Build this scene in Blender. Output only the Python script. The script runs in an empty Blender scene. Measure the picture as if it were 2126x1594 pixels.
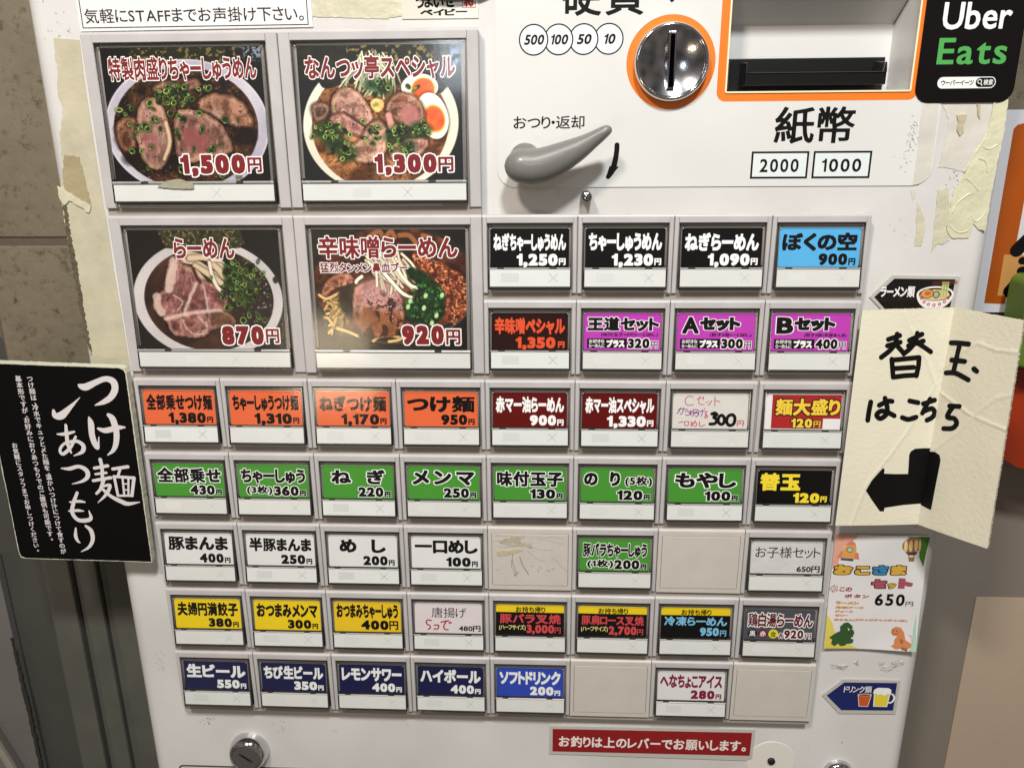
import bpy, math, random
import numpy as np
from mathutils import Vector, Matrix
from mathutils.geometry import delaunay_2d_cdt

# ---------------------------------------------------------------- scene, camera, light
SC = bpy.context.scene
COL = SC.collection
MM = 0.001                       # everything below is measured in millimetres
random.seed(7)

cam_data = bpy.data.cameras.new('camera')
cam_data.sensor_width = 36.0
cam_data.lens = 28.106
cam_data.clip_start = 0.01
cam_data.clip_end = 50.0
cam = bpy.data.objects.new('camera', cam_data)
COL.objects.link(cam)
cam.location = (0.23472, -0.42296, 0.03913)
cam.rotation_euler = (math.radians(72.775), math.radians(0.4147), math.radians(2.5286))
SC.camera = cam

world = bpy.data.worlds.new('World')
SC.world = world
world.use_nodes = True
wn = world.node_tree.nodes
wl = world.node_tree.links
w_bg = wn['Background']
w_bg.inputs['Strength'].default_value = 1.0
w_tc = wn.new('ShaderNodeTexCoord')
w_no = wn.new('ShaderNodeTexNoise')
w_no.inputs['Scale'].default_value = 2.6
w_no.inputs['Detail'].default_value = 3.0
w_cr = wn.new('ShaderNodeValToRGB')
w_cr.color_ramp.elements[0].position = 0.38
w_cr.color_ramp.elements[0].color = (0.030, 0.028, 0.027, 1)
w_cr.color_ramp.elements[1].position = 0.68
w_cr.color_ramp.elements[1].color = (0.30, 0.26, 0.225, 1)
wl.new(w_tc.outputs['Generated'], w_no.inputs['Vector'])
wl.new(w_no.outputs['Fac'], w_cr.inputs['Fac'])
wl.new(w_cr.outputs['Color'], w_bg.inputs['Color'])


def lamp(name, loc, target, size, size_y, power, color):
    d = bpy.data.lights.new(name, 'AREA')
    d.shape = 'RECTANGLE'
    d.size = size
    d.size_y = size_y
    d.energy = power
    d.color = color
    o = bpy.data.objects.new(name, d)
    COL.objects.link(o)
    o.location = loc
    v = Vector(target) - Vector(loc)
    o.rotation_euler = v.to_track_quat('-Z', 'Y').to_euler()
    return o


lamp('ceiling_lamp', (0.36, -0.80, 0.86), (0.22, 0, -0.05), 0.13, 0.09, 12.9, (0.955, 0.985, 1.0))
lamp('ceiling_lamp', (-0.10, -0.80, 0.76), (0.15, 0, -0.10), 0.13, 0.09, 8.0, (1.0, 0.90, 0.82))
lamp('counter_lamp', (-0.13, -0.90, -0.20), (0.12, 0, -0.10), 0.13, 0.07, 0.55, (1.0, 0.80, 0.55))
lamp('counter_lamp', (0.10, -0.86, 0.23), (0.19, 0, 0.07), 0.05, 0.10, 0.35, (0.80, 0.90, 1.0))

SC.view_settings.view_transform = 'Standard'
SC.view_settings.look = 'None'
SC.view_settings.exposure = 0.0
SC.view_settings.gamma = 1.0
SC.cycles.max_bounces = 8
SC.cycles.transparent_max_bounces = 12


# ---------------------------------------------------------------- colours and materials
def lin(c):
    if isinstance(c, str):
        c = tuple(int(c[i:i + 2], 16) for i in (0, 2, 4))
    out = []
    for v in c:
        v = v / 255.0
        out.append(v / 12.92 if v <= 0.04045 else ((v + 0.055) / 1.055) ** 2.4)
    return tuple(out)


MATS = {}


def mat(name, col, rough=0.5, metal=0.0, coat=0.0, bump=0.0, bscale=200.0, var=0.0, vscale=30.0, spec=0.5, bdist=0.001):
    """principled plastic / paper / metal with optional fine relief and blotchy tone variation"""
    key = name
    if key in MATS:
        return MATS[key]
    m = bpy.data.materials.new(name)
    m.use_nodes = True
    nt = m.node_tree
    b = nt.nodes['Principled BSDF']
    c = (*lin(col), 1)
    b.inputs['Base Color'].default_value = c
    b.inputs['Roughness'].default_value = rough
    b.inputs['Metallic'].default_value = metal
    b.inputs['Coat Weight'].default_value = coat
    b.inputs['Coat Roughness'].default_value = 0.12
    b.inputs['Specular IOR Level'].default_value = spec
    tc = nt.nodes.new('ShaderNodeTexCoord')
    if var > 0:
        n = nt.nodes.new('ShaderNodeTexNoise')
        n.inputs['Scale'].default_value = vscale
        n.inputs['Detail'].default_value = 5
        mp = nt.nodes.new('ShaderNodeMapRange')
        mp.inputs['From Min'].default_value = 0.3
        mp.inputs['From Max'].default_value = 0.7
        mp.inputs['To Min'].default_value = 1 - var
        mp.inputs['To Max'].default_value = 1 + var * 0.5
        mx = nt.nodes.new('ShaderNodeVectorMath')
        mx.operation = 'SCALE'
        mx.inputs[0].default_value = c[:3]
        nt.links.new(tc.outputs['Object'], n.inputs['Vector'])
        nt.links.new(n.outputs['Fac'], mp.inputs['Value'])
        nt.links.new(mp.outputs['Result'], mx.inputs['Scale'])
        nt.links.new(mx.outputs['Vector'], b.inputs['Base Color'])
    if bump > 0:
        n2 = nt.nodes.new('ShaderNodeTexNoise')
        n2.inputs['Scale'].default_value = bscale
        n2.inputs['Detail'].default_value = 4
        bp = nt.nodes.new('ShaderNodeBump')
        bp.inputs['Strength'].default_value = bump
        bp.inputs['Distance'].default_value = bdist
        nt.links.new(tc.outputs['Object'], n2.inputs['Vector'])
        nt.links.new(n2.outputs['Fac'], bp.inputs['Height'])
        nt.links.new(bp.outputs['Normal'], b.inputs['Normal'])
    MATS[key] = m
    return m


def clear_mat(name, tint=(1, 1, 1), gloss=0.10, rough=0.06, opaque=0.0, ocol=(0.5, 0.5, 0.5)):
    """thin clear plastic: lets light through, reflects a little more at grazing angles"""
    if name in MATS:
        return MATS[name]
    m = bpy.data.materials.new(name)
    m.use_nodes = True
    nt = m.node_tree
    nt.nodes.remove(nt.nodes['Principled BSDF'])
    out = nt.nodes['Material Output']
    tr = nt.nodes.new('ShaderNodeBsdfTransparent')
    tr.inputs['Color'].default_value = (*tint, 1)
    gl = nt.nodes.new('ShaderNodeBsdfGlossy')
    gl.inputs['Roughness'].default_value = rough
    lw = nt.nodes.new('ShaderNodeLayerWeight')
    lw.inputs['Blend'].default_value = 0.35
    mr = nt.nodes.new('ShaderNodeMapRange')
    mr.inputs['To Min'].default_value = gloss * 0.35
    mr.inputs['To Max'].default_value = min(1.0, gloss * 5)
    nt.links.new(lw.outputs['Fresnel'], mr.inputs['Value'])
    mx = nt.nodes.new('ShaderNodeMixShader')
    nt.links.new(mr.outputs['Result'], mx.inputs['Fac'])
    nt.links.new(tr.outputs['BSDF'], mx.inputs[1])
    nt.links.new(gl.outputs['BSDF'], mx.inputs[2])
    last = mx
    if opaque > 0:
        df = nt.nodes.new('ShaderNodeBsdfDiffuse')
        df.inputs['Color'].default_value = (*ocol, 1)
        m2 = nt.nodes.new('ShaderNodeMixShader')
        m2.inputs['Fac'].default_value = opaque
        nt.links.new(mx.outputs['Shader'], m2.inputs[1])
        nt.links.new(df.outputs['BSDF'], m2.inputs[2])
        last = m2
    nt.links.new(last.outputs['Shader'], out.inputs['Surface'])
    MATS[name] = m
    return m


def attr_mat(name, rough=0.4, coat=0.0):
    m = bpy.data.materials.new(name)
    m.use_nodes = True
    nt = m.node_tree
    b = nt.nodes['Principled BSDF']
    a = nt.nodes.new('ShaderNodeAttribute')
    a.attribute_name = 'print'
    nt.links.new(a.outputs['Color'], b.inputs['Base Color'])
    b.inputs['Roughness'].default_value = rough
    b.inputs['Coat Weight'].default_value = coat
    b.inputs['Coat Roughness'].default_value = 0.08
    return m


# ---------------------------------------------------------------- mesh builder (mm, x right, d depth, z up)
class MB:
    def __init__(self):
        self.v = []
        self.f = []
        self.mi = []
        self.mats = []

    def m(self, material):
        if material not in self.mats:
            self.mats.append(material)
        return self.mats.index(material)

    def face(self, pts, material):
        n = len(self.v)
        self.v.extend(pts)
        self.f.append(tuple(range(n, n + len(pts))))
        self.mi.append(self.m(material))

    def mesh(self, pts, faces, material):
        n = len(self.v)
        self.v.extend(pts)
        k = self.m(material)
        for q in faces:
            self.f.append(tuple(i + n for i in q))
            self.mi.append(k)

    def box(self, x0, x1, z0, z1, d0, d1, material):
        p = [(x0, d0, z0), (x1, d0, z0), (x1, d0, z1), (x0, d0, z1), (x0, d1, z0), (x1, d1, z0), (x1, d1, z1), (x0, d1, z1)]
        self.mesh(p, [(0, 1, 2, 3), (5, 4, 7, 6), (4, 0, 3, 7), (1, 5, 6, 2), (3, 2, 6, 7), (4, 5, 1, 0)], material)

    def sheet(self, loops, material, place):
        """flat tessellated region of 2-D loops (outlines and holes), put in space by place(x, y)"""
        flat, tris = tess(loops)
        self.mesh([place(x, y) for x, y in flat], tris, material)

    def plate(self, loops, d0, d1, material, side=None, bev=0.0):
        """extruded plate of 2-D loops (x, z); front at d0, back at d1"""
        side = side or material
        flat, tris = tess(loops)
        self.mesh([(x, d0, z) for x, z in flat], tris, material)
        for lp in loops:
            n = len(lp)
            for i in range(n):
                a, b = lp[i], lp[(i + 1) % n]
                self.face([(a[0], d0, a[1]), (b[0], d0, b[1]), (b[0], d1, b[1]), (a[0], d1, a[1])], side)

    def lathe(self, cx, cz, prof, material, n=48, closed=False):
        """profile [(radius, depth)] turned about the depth axis through (cx, cz)"""
        base = len(self.v)
        for r, d in prof:
            for k in range(n):
                a = 2 * math.pi * k / n
                self.v.append((cx + r * math.cos(a), d, cz + r * math.sin(a)))
        km = self.m(material)
        for j in range(len(prof) - 1):
            for k in range(n):
                a = base + j * n + k
                b = base + j * n + (k + 1) % n
                self.f.append((a, b, b + n, a + n))
                self.mi.append(km)
        if closed:
            self.f.append(tuple(base + (len(prof) - 1) * n + k for k in range(n)))
            self.mi.append(km)

    def build(self, name, parent=None, loc=(0, 0, 0), smooth=False, bevel=0.0, bseg=2, angle=30):
        me = bpy.data.meshes.new(name)
        me.from_pydata([(x * MM, d * MM, z * MM) for x, d, z in self.v], [], self.f)
        for mm_ in self.mats:
            me.materials.append(mm_)
        me.polygons.foreach_set('material_index', self.mi)
        if smooth:
            me.polygons.foreach_set('use_smooth', [True] * len(me.polygons))
        me.update()
        o = bpy.data.objects.new(name, me)
        COL.objects.link(o)
        o.location = [c * MM for c in loc]
        if parent:
            o.parent = parent
        if bevel > 0:
            import bmesh
            bm = bmesh.new()
            bm.from_mesh(me)
            bmesh.ops.remove_doubles(bm, verts=bm.verts, dist=1e-6)
            bmesh.ops.recalc_face_normals(bm, faces=bm.faces)
            ed = [e for e in bm.edges if len(e.link_faces) == 2 and e.calc_face_angle(0) > math.radians(40)]
            bmesh.ops.bevel(bm, geom=ed, offset=bevel * MM, segments=bseg, profile=0.5, affect='EDGES')
            bm.to_mesh(me)
            bm.free()
        return o


def empty(name, loc=(0, 0, 0), parent=None):
    o = bpy.data.objects.new(name, None)
    o.empty_display_size = 0.02
    COL.objects.link(o)
    o.location = [c * MM for c in loc]
    if parent:
        o.parent = parent
    return o


def tag(o, label=None, cat=None, group=None, kind=None):
    if label:
        o['label'] = label
    if cat:
        o['category'] = cat
    if group:
        o['group'] = group
    if kind:
        o['kind'] = kind
    return o


def tess(loops):
    """triangles filling 2-D loops, inner loops being holes (even-odd)"""
    loops = [l for l in loops if len(l) >= 3]
    pts, edges = [], []
    for l in loops:
        n = len(pts)
        pts += [Vector((float(p[0]), float(p[1]))) for p in l]
        edges += [(n + i, n + (i + 1) % len(l)) for i in range(len(l))]
    if not pts:
        return [], []
    v, _, f, *_r = delaunay_2d_cdt(pts, edges, [], 1, 1e-7)
    segs = [(pts[a].x, pts[a].y, pts[b_].x, pts[b_].y) for a, b_ in edges]
    if len(loops) > 1:
        A = np.array(segs)
        c = np.array([[sum(v[i].x for i in t) / 3, sum(v[i].y for i in t) / 3] for t in f])
        lo = A[:, 1][None, :] > c[:, 1:2]
        hi = A[:, 3][None, :] > c[:, 1:2]
        with np.errstate(divide='ignore', invalid='ignore'):
            xi = A[:, 0] + (c[:, 1:2] - A[:, 1]) * (A[:, 2] - A[:, 0]) / (A[:, 3] - A[:, 1])
        ins = (((lo != hi) & (c[:, 0:1] < xi)).sum(1) % 2) == 1
        f = [t for t, k in zip(f, ins) if k]
    return [(p.x, p.y) for p in v], [tuple(t) for t in f]


def rrect(x0, x1, z0, z1, r, n=5):
    pts = []
    for cx, cz, a0 in ((x1 - r, z1 - r, 0), (x0 + r, z1 - r, 90), (x0 + r, z0 + r, 180), (x1 - r, z0 + r, 270)):
        for k in range(n + 1):
            a = math.radians(a0 + 90 * k / n)
            pts.append((cx + r * math.cos(a), cz + r * math.sin(a)))
    return pts


def rect(x0, x1, z0, z1):
    return [(x0, z0), (x1, z0), (x1, z1), (x0, z1)]


def circ(cx, cz, r, n=48, ry=None):
    ry = ry or r
    return [(cx + r * math.cos(2 * math.pi * k / n), cz + ry * math.sin(2 * math.pi * k / n)) for k in range(n)]


def homography(src, dst):
    A = []
    B = []
    for (x, y), (u, v) in zip(src, dst):
        A.append([x, y, 1, 0, 0, 0, -u * x, -u * y]); B.append(u)
        A.append([0, 0, 0, x, y, 1, -v * x, -v * y]); B.append(v)
    h = np.linalg.solve(np.array(A, float), np.array(B, float))

    def f(x, y):
        w = h[6] * x + h[7] * y + 1
        return ((h[0] * x + h[1] * y + h[2]) / w, (h[3] * x + h[4] * y + h[5]) / w)
    return f


# rectification of the front face of the machine: reference survey marks -> millimetres on the face
face = homography([(100, 100), (2000, 100), (1900, 1500), (300, 1500)],
                  [(-21.7, 83.8), (436.7, 78.5), (468.7, -317.6), (-32.3, -332.6)])


def survey(ox, oy, s):
    return lambda x, y: face(ox + x / s, oy + y / s)


# ---------------------------------------------------------------- outlines: signed distance -> contour
def seg_dist(px, py, segs):
    """unsigned distance from points to segments, minus radius when segs has 6 columns"""
    best = np.full(px.shape, 1e9)
    for s in segs:
        ax, ay, bx, by = s[:4]
        dx, dy = bx - ax, by - ay
        L = dx * dx + dy * dy
        t = np.clip(((px - ax) * dx + (py - ay) * dy) / (L if L > 1e-12 else 1.0), 0, 1)
        d = np.hypot(px - ax - t * dx, py - ay - t * dy)
        if len(s) == 6:
            d = d - (s[4] + (s[5] - s[4]) * t)
        best = np.minimum(best, d)
    return best


def seg_dist4(px, py, segs):
    """distance to segments that keeps outer corners nearly square when used for thickening"""
    best = np.full(px.shape, 1e9)
    bx_ = np.zeros(px.shape)
    by_ = np.zeros(px.shape)
    for ax, ay, bx, by in segs:
        dx, dy = bx - ax, by - ay
        L = dx * dx + dy * dy
        t = np.clip(((px - ax) * dx + (py - ay) * dy) / (L if L > 1e-12 else 1.0), 0, 1)
        ox, oy = px - ax - t * dx, py - ay - t * dy
        d = ox * ox + oy * oy
        k = d < best
        best = np.where(k, d, best)
        bx_ = np.where(k, ox, bx_)
        by_ = np.where(k, oy, by_)
    return (np.abs(bx_) ** 5 + np.abs(by_) ** 5) ** 0.2


def inside(px, py, segs):
    c = np.zeros(px.shape, bool)
    for s in segs:
        ax, ay, bx, by = s[:4]
        if ay == by:
            continue
        cond = (ay > py) != (by > py)
        xi = ax + (py - ay) * (bx - ax) / (by - ay)
        c ^= cond & (px < xi)
    return c


TABLE = {1: [(0, 3)], 2: [(1, 0)], 3: [(1, 3)], 4: [(2, 1)], 5: [(0, 3), (2, 1)], 6: [(2, 0)], 7: [(2, 3)], 8: [(3, 2)],
         9: [(0, 2)], 10: [(1, 0), (3, 2)], 11: [(1, 2)], 12: [(3, 1)], 13: [(0, 1)], 14: [(3, 0)]}


def contour(F, x0, y0, h, lvl=0.0, tol=0.0):
    ins = F < lvl
    code = (ins[:-1, :-1] * 1 + ins[:-1, 1:] * 2 + ins[1:, 1:] * 4 + ins[1:, :-1] * 8)
    js, is_ = np.nonzero((code > 0) & (code < 15))
    nxt = {}

    def key(i, j, e):
        return (i, j, 0) if e == 0 else (i + 1, j, 1) if e == 1 else (i, j + 1, 0) if e == 2 else (i, j, 1)
    for j, i in zip(js.tolist(), is_.tolist()):
        for a, b in TABLE[int(code[j, i])]:
            nxt[key(i, j, a)] = key(i, j, b)

    def pt(k):
        i, j, o = k
        a = F[j, i]
        b = F[j, i + 1] if o == 0 else F[j + 1, i]
        t = (lvl - a) / (b - a) if b != a else 0.5
        return (x0 + (i + t) * h, y0 + j * h) if o == 0 else (x0 + i * h, y0 + (j + t) * h)
    loops = []
    while nxt:
        s, k = nxt.popitem()
        lp = [pt(s)]
        while k != s and k in nxt:
            lp.append(pt(k))
            k = nxt.pop(k)
        lp = simplify(lp, tol or h * 0.12)
        if len(lp) >= 3:
            loops.append(lp)
    return loops


def simplify(lp, tol):
    if len(lp) < 6:
        return lp
    n = len(lp)
    keep = [0]

    def rec(a, b, out):
        ax, ay = lp[a]; bx, by = lp[b % n]
        dx, dy = bx - ax, by - ay
        L = math.hypot(dx, dy)
        m, mi = -1, -1
        for i in range(a + 1, b):
            x, y = lp[i]
            d = abs((x - ax) * dy - (y - ay) * dx) / L if L > 1e-9 else math.hypot(x - ax, y - ay)
            if d > m:
                m, mi = d, i
        if m > tol:
            rec(a, mi, out)
            out.append(mi)
            rec(mi, b, out)
    h = n // 2
    o1 = []
    rec(0, h, o1)
    o2 = []
    rec(h, n, o2)
    return [lp[i] for i in keep + o1 + [h] + o2]


def brush(strokes, cell):
    """loops round the union of round-brush strokes; a stroke is [(x, y, r), ...]"""
    segs = []
    for st in strokes:
        if len(st) == 1:
            st = [st[0], st[0]]
        for a, b in zip(st, st[1:]):
            segs.append((a[0], a[1], b[0], b[1], a[2], b[2]))
    A = np.array(segs)
    r = A[:, 4:].max() + cell * 2
    x0, x1 = A[:, [0, 2]].min() - r, A[:, [0, 2]].max() + r
    y0, y1 = A[:, [1, 3]].min() - r, A[:, [1, 3]].max() + r
    X, Y = np.meshgrid(np.arange(x0, x1 + cell, cell), np.arange(y0, y1 + cell, cell))
    return contour(seg_dist(X, Y, segs), x0, y0, cell)


def smooth_line(pts, k=4):
    """Catmull-Rom through (x, y, r) points"""
    if len(pts) < 3:
        return pts
    P = [pts[0]] + list(pts) + [pts[-1]]
    out = []
    for i in range(1, len(P) - 2):
        for s in range(k):
            t = s / k
            out.append(tuple(0.5 * (2 * P[i][c] + (P[i + 1][c] - P[i - 1][c]) * t + (2 * P[i - 1][c] - 5 * P[i][c] + 4 * P[i + 1][c] - P[i + 2][c]) * t * t
                                    + (3 * P[i][c] - P[i - 1][c] - 3 * P[i + 1][c] + P[i + 2][c]) * t ** 3) for c in range(3)))
    out.append(pts[-1])
    return out


# ---------------------------------------------------------------- lettering
GL = {}
TS = {}
CELL = 1 / 64.0


def glyph(ch):
    if ch in GL:
        return GL[ch]
    ONE = [(0.20, 0.0), (0.28, 0.0), (0.28, 0.70), (0.22, 0.70), (0.175, 0.60), (0.06, 0.555), (0.06, 0.505), (0.20, 0.52)]
    if ch == '1':
        return glyph_from('1', [tuple(ONE[i]) + tuple(ONE[(i + 1) % 8]) for i in range(8)], None)
    c = bpy.data.curves.new('glyph', 'FONT')
    c.body = ch
    c.resolution_u = 3
    c.fill_mode = 'FRONT'
    o = bpy.data.objects.new('glyph', c)
    COL.objects.link(o)
    me = bpy.data.meshes.new_from_object(o.evaluated_get(bpy.context.evaluated_depsgraph_get()))
    cnt = {}
    for p in me.polygons:
        vs = list(p.vertices)
        for a, b in zip(vs, vs[1:] + vs[:1]):
            k = (min(a, b), max(a, b))
            cnt[k] = cnt.get(k, 0) + 1
    co = [v.co for v in me.vertices]
    segs = [(co[a].x, co[a].y, co[b].x, co[b].y) for (a, b), n in cnt.items() if n == 1]
    tri = []
    for p in me.polygons:
        vs = [me.vertices[i].co for i in p.vertices]
        for i in range(1, len(vs) - 1):
            tri.append((vs[0].x, vs[0].y, vs[i].x, vs[i].y, vs[i + 1].x, vs[i + 1].y))
    bpy.data.objects.remove(o)
    bpy.data.meshes.remove(me)
    bpy.data.curves.remove(c)
    return glyph_from(ch, segs, tri)


def glyph_from(ch, segs, tri):
    A = np.array(segs)
    bb = (A[:, [0, 2]].min(), A[:, [0, 2]].max(), A[:, [1, 3]].min(), A[:, [1, 3]].max())
    pad = 0.17
    xs = np.arange(bb[0] - pad, bb[1] + pad + CELL, CELL)
    ys = np.arange(bb[2] - pad, bb[3] + pad + CELL, CELL)
    X, Y = np.meshgrid(xs, ys)
    D = seg_dist4(X, Y, segs)
    if tri is None:
        ins = inside(X, Y, segs)
    else:
        ins = np.zeros(X.shape, bool)
        for ax, ay, bx, by, cx, cy in tri:
            x0, x1 = min(ax, bx, cx), max(ax, bx, cx)
            y0, y1 = min(ay, by, cy), max(ay, by, cy)
            i0, i1 = np.searchsorted(xs, x0), np.searchsorted(xs, x1, 'right')
            j0, j1 = np.searchsorted(ys, y0), np.searchsorted(ys, y1, 'right')
            if i0 >= i1 or j0 >= j1:
                continue
            sx, sy = X[j0:j1, i0:i1], Y[j0:j1, i0:i1]
            e1 = (bx - ax) * (sy - ay) - (by - ay) * (sx - ax)
            e2 = (cx - bx) * (sy - by) - (cy - by) * (sx - bx)
            e3 = (ax - cx) * (sy - cy) - (ay - cy) * (sx - cx)
            ins[j0:j1, i0:i1] |= ((e1 >= -1e-9) & (e2 >= -1e-9) & (e3 >= -1e-9)) | ((e1 <= 1e-9) & (e2 <= 1e-9) & (e3 <= 1e-9))
    F = np.where(ins, -D, D)
    per = float(np.hypot(A[:, 2] - A[:, 0], A[:, 3] - A[:, 1]).sum())
    GL[ch] = (F, xs[0], ys[0], bb, per)
    return GL[ch]


def glyph_tris(ch, d):
    k = (ch, round(d, 3))
    if k not in TS:
        F, x0, y0, bb, per = glyph(ch)
        TS[k] = tess(contour(F, x0, y0, CELL, d, CELL * 0.13))
    return TS[k]


def heavy(ch, w):
    per = glyph(ch)[4]
    return w * min(1.0, max(0.34, 1.42 - per / 15.0))


def text(mb, s, box, fill, place, weight=0.045, outline=None, ow=0.05, track=0.07, lift=0.05, space=0.5, shear=0.0, jitter=0.0, rng=None,
         lift2=None, mono=False):
    """one line of lettering stretched into box = (x0, x1, y0, y1), y down, millimetres; place(x, y, lift) -> (x, d, z)"""
    x = 0.0
    items = []
    for ch in s:
        if ch in ' \u3000':
            x += space
            continue
        F, gx, gy, bb, per = glyph(ch)
        if mono:
            items.append((ch, x, (bb[0] + bb[1]) / 2 - 0.5))
            items[-1] = (ch, x, 0.0)
            x += 1.0
            continue
        w = heavy(ch, weight)
        items.append((ch, x - bb[0] + w, 0))
        x += (bb[1] - bb[0]) + 2 * w + track
    lo = [1e9, -1e9, 1e9, -1e9]
    for ch, ox, _ in items:
        bb = glyph(ch)[3]
        w = heavy(ch, weight)
        lo = [min(lo[0], bb[0] + ox - w), max(lo[1], bb[1] + ox + w), min(lo[2], bb[2] - w), max(lo[3], bb[3] + w)]
    x0, x1, y0, y1 = box
    sx = (x1 - x0) / (lo[1] - lo[0])
    sy = (y1 - y0) / (lo[3] - lo[2])
    for layer in ((outline, ow, lift), (fill, 0.0, lift2 if lift2 is not None else lift + (0.04 if outline else 0))):
        m_, extra, lf = layer
        if m_ is None:
            continue
        for i, (ch, ox, _) in enumerate(items):
            flat, tris = glyph_tris(ch, heavy(ch, weight) + extra)
            jy = (rng.uniform(-1, 1) * jitter if rng else 0)
            mi_ = m_[i % len(m_)] if isinstance(m_, list) else m_
            pts = []
            for u, v in flat:
                X = x0 + (u + ox - lo[0] + shear * v) * sx
                Y = y1 - (v - lo[2] + jy) * sy
                pts.append(place(X, Y, lf))
            mb.mesh(pts, tris, mi_)


INK = mat('black print', '0b0a09', 0.55, spec=0.2)
WHITEINK = mat('white print', 'f2f0ec', 0.5)
REDINK = mat('dark red print', '7a1418', 0.5)
INKTHIN = mat('black pen', '1b1a1c', 0.6)

# ---------------------------------------------------------------- the ticket machine
machine = empty('ticket_machine', (217, 250, -900))
tag(machine, 'white ticket vending machine covered with rows of priced menu buttons', 'ticket machine')
MO = (-217, -250, 900)           # face coordinates -> machine coordinates


def mpart(mb, name, **k):
    return mb.build(name, machine, MO, **k)


M_PAINT = bpy.data.materials.new('off white enamel')
M_PAINT.use_nodes = True
nt = M_PAINT.node_tree
b = nt.nodes['Principled BSDF']
b.inputs['Roughness'].default_value = 0.38
tc = nt.nodes.new('ShaderNodeTexCoord')
n1 = nt.nodes.new('ShaderNodeTexNoise'); n1.inputs['Scale'].default_value = 9; n1.inputs['Detail'].default_value = 6
n2 = nt.nodes.new('ShaderNodeTexNoise'); n2.inputs['Scale'].default_value = 260; n2.inputs['Detail'].default_value = 3
n3 = nt.nodes.new('ShaderNodeTexNoise'); n3.inputs['Scale'].default_value = 60; n3.inputs['Detail'].default_value = 9; n3.inputs['Roughness'].default_value = 0.75
c1 = nt.nodes.new('ShaderNodeValToRGB')
c1.color_ramp.elements[0].position = 0.35; c1.color_ramp.elements[0].color = (*lin('ccc9c4'), 1)
c1.color_ramp.elements[1].position = 0.62; c1.color_ramp.elements[1].color = (*lin('dbd9d5'), 1)
c3 = nt.nodes.new('ShaderNodeValToRGB')
c3.color_ramp.elements[0].position = 0.27; c3.color_ramp.elements[0].color = (0.45, 0.41, 0.36, 1)
c3.color_ramp.elements[1].position = 0.36; c3.color_ramp.elements[1].color = (1, 1, 1, 1)
mx = nt.nodes.new('ShaderNodeMix'); mx.data_type = 'RGBA'; mx.blend_type = 'MULTIPLY'; mx.inputs[0].default_value = 0.55
bp = nt.nodes.new('ShaderNodeBump'); bp.inputs['Strength'].default_value = 0.10; bp.inputs['Distance'].default_value = 0.0006
for nn in (n1, n2, n3):
    nt.links.new(tc.outputs['Object'], nn.inputs['Vector'])
nt.links.new(n1.outputs['Fac'], c1.inputs['Fac'])
nt.links.new(n3.outputs['Fac'], c3.inputs['Fac'])
nt.links.new(c1.outputs['Color'], mx.inputs[6])
nt.links.new(c3.outputs['Color'], mx.inputs[7])
nt.links.new(mx.outputs[2], b.inputs['Base Color'])
nt.links.new(n2.outputs['Fac'], bp.inputs['Height'])
nt.links.new(bp.outputs['Normal'], b.inputs['Normal'])

M_SHEET = mat('payment panel sheet', 'dcdbd6', 0.33, var=0.04, vscale=20)
M_FRAME = mat('lavender grey plastic', 'bfbbb9', 0.36, bump=0.06, bscale=900, var=0.10, vscale=45)
M_BLANK = mat('warm grey plastic', 'c8c2b8', 0.40, bump=0.06, bscale=900, var=0.05, vscale=60)
M_HOUS = mat('button bank plastic', 'a69e95', 0.45, var=0.12, vscale=40)
M_DARK = mat('black seam', '191614', 0.6)
M_INNER = mat('dark case interior', '1c1a19', 0.3)
M_STRIP = mat('white push strip', 'e0e3df', 0.30, var=0.03, vscale=120)
M_MARK = mat('faint grey mark', 'cfd1cc', 0.4)
M_MARK2 = mat('faint grey cross', 'bcbfba', 0.4)
M_CHROME = mat('chrome', 'd8d8da', 0.10, metal=1.0)
M_SCR = mat('scratched chrome', 'adaeb2', 0.16, metal=1.0, bump=0.03, bscale=700)
M_BLACKP = mat('black plastic', '0f0e0e', 0.25)
M_ORANGE = mat('orange print', 'f07b22', 0.4, var=0.04, vscale=60)
M_CREAM = mat('cream edge', 'f5e8c2', 0.4)
M_COVER = clear_mat('clear button cover', gloss=0.042, rough=0.10)
M_EDGE = clear_mat('clear cover edge', tint=(0.40, 0.39, 0.38), gloss=0.20, rough=0.12, opaque=0.35, ocol=(0.05, 0.047, 0.045))
M_LIP = clear_mat('clear hinge lip', tint=(0.9, 0.9, 0.9), gloss=0.2, rough=0.3, opaque=0.40, ocol=(0.6, 0.6, 0.58))
M_GRIME = mat('grime', '5d564c', 0.8)
M_GRIME2 = mat('pale grime', '9a9184', 0.8)

# cabinet: rounded long edges, opening for the bill tray
mb = MB()
XL, XR, ZB, ZT = -31.5, 466.0, -900.0, 320.0
BX0, BX1, BZ0, BZ1 = 322.8, 413.8, 58.9, 113.0
R = 9.0
fx0, fx1 = XL + R, XR - R
for (a, b_, c, d) in ((fx0, BX0, ZB, ZT), (BX1, fx1, ZB, ZT), (BX0, BX1, ZB, BZ0), (BX0, BX1, BZ1, ZT)):
    mb.mesh([(a, 8, c), (b_, 8, c), (b_, 8, d), (a, 8, d)], [(0, 1, 2, 3)], M_PAINT)
NR = 10
for side in (0, 1):
    pr = []
    for k in range(NR + 1):
        a = math.pi / 2 * k / NR
        dx = R * math.sin(a)
        pr.append(((fx0 - dx) if side == 0 else (fx1 + dx), 8 + R * (1 - math.cos(a))))
    pr.append((pr[-1][0], 500))
    for p, q in zip(pr, pr[1:]):
        mb.mesh([(p[0], p[1], ZB), (q[0], q[1], ZB), (q[0], q[1], ZT), (p[0], p[1], ZT)], [(0, 1, 2, 3)], M_PAINT)
mb.mesh([(XL, 500, ZB), (XR, 500, ZB), (XR, 500, ZT), (XL, 500, ZT)], [(0, 1, 2, 3)], M_PAINT)
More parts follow.
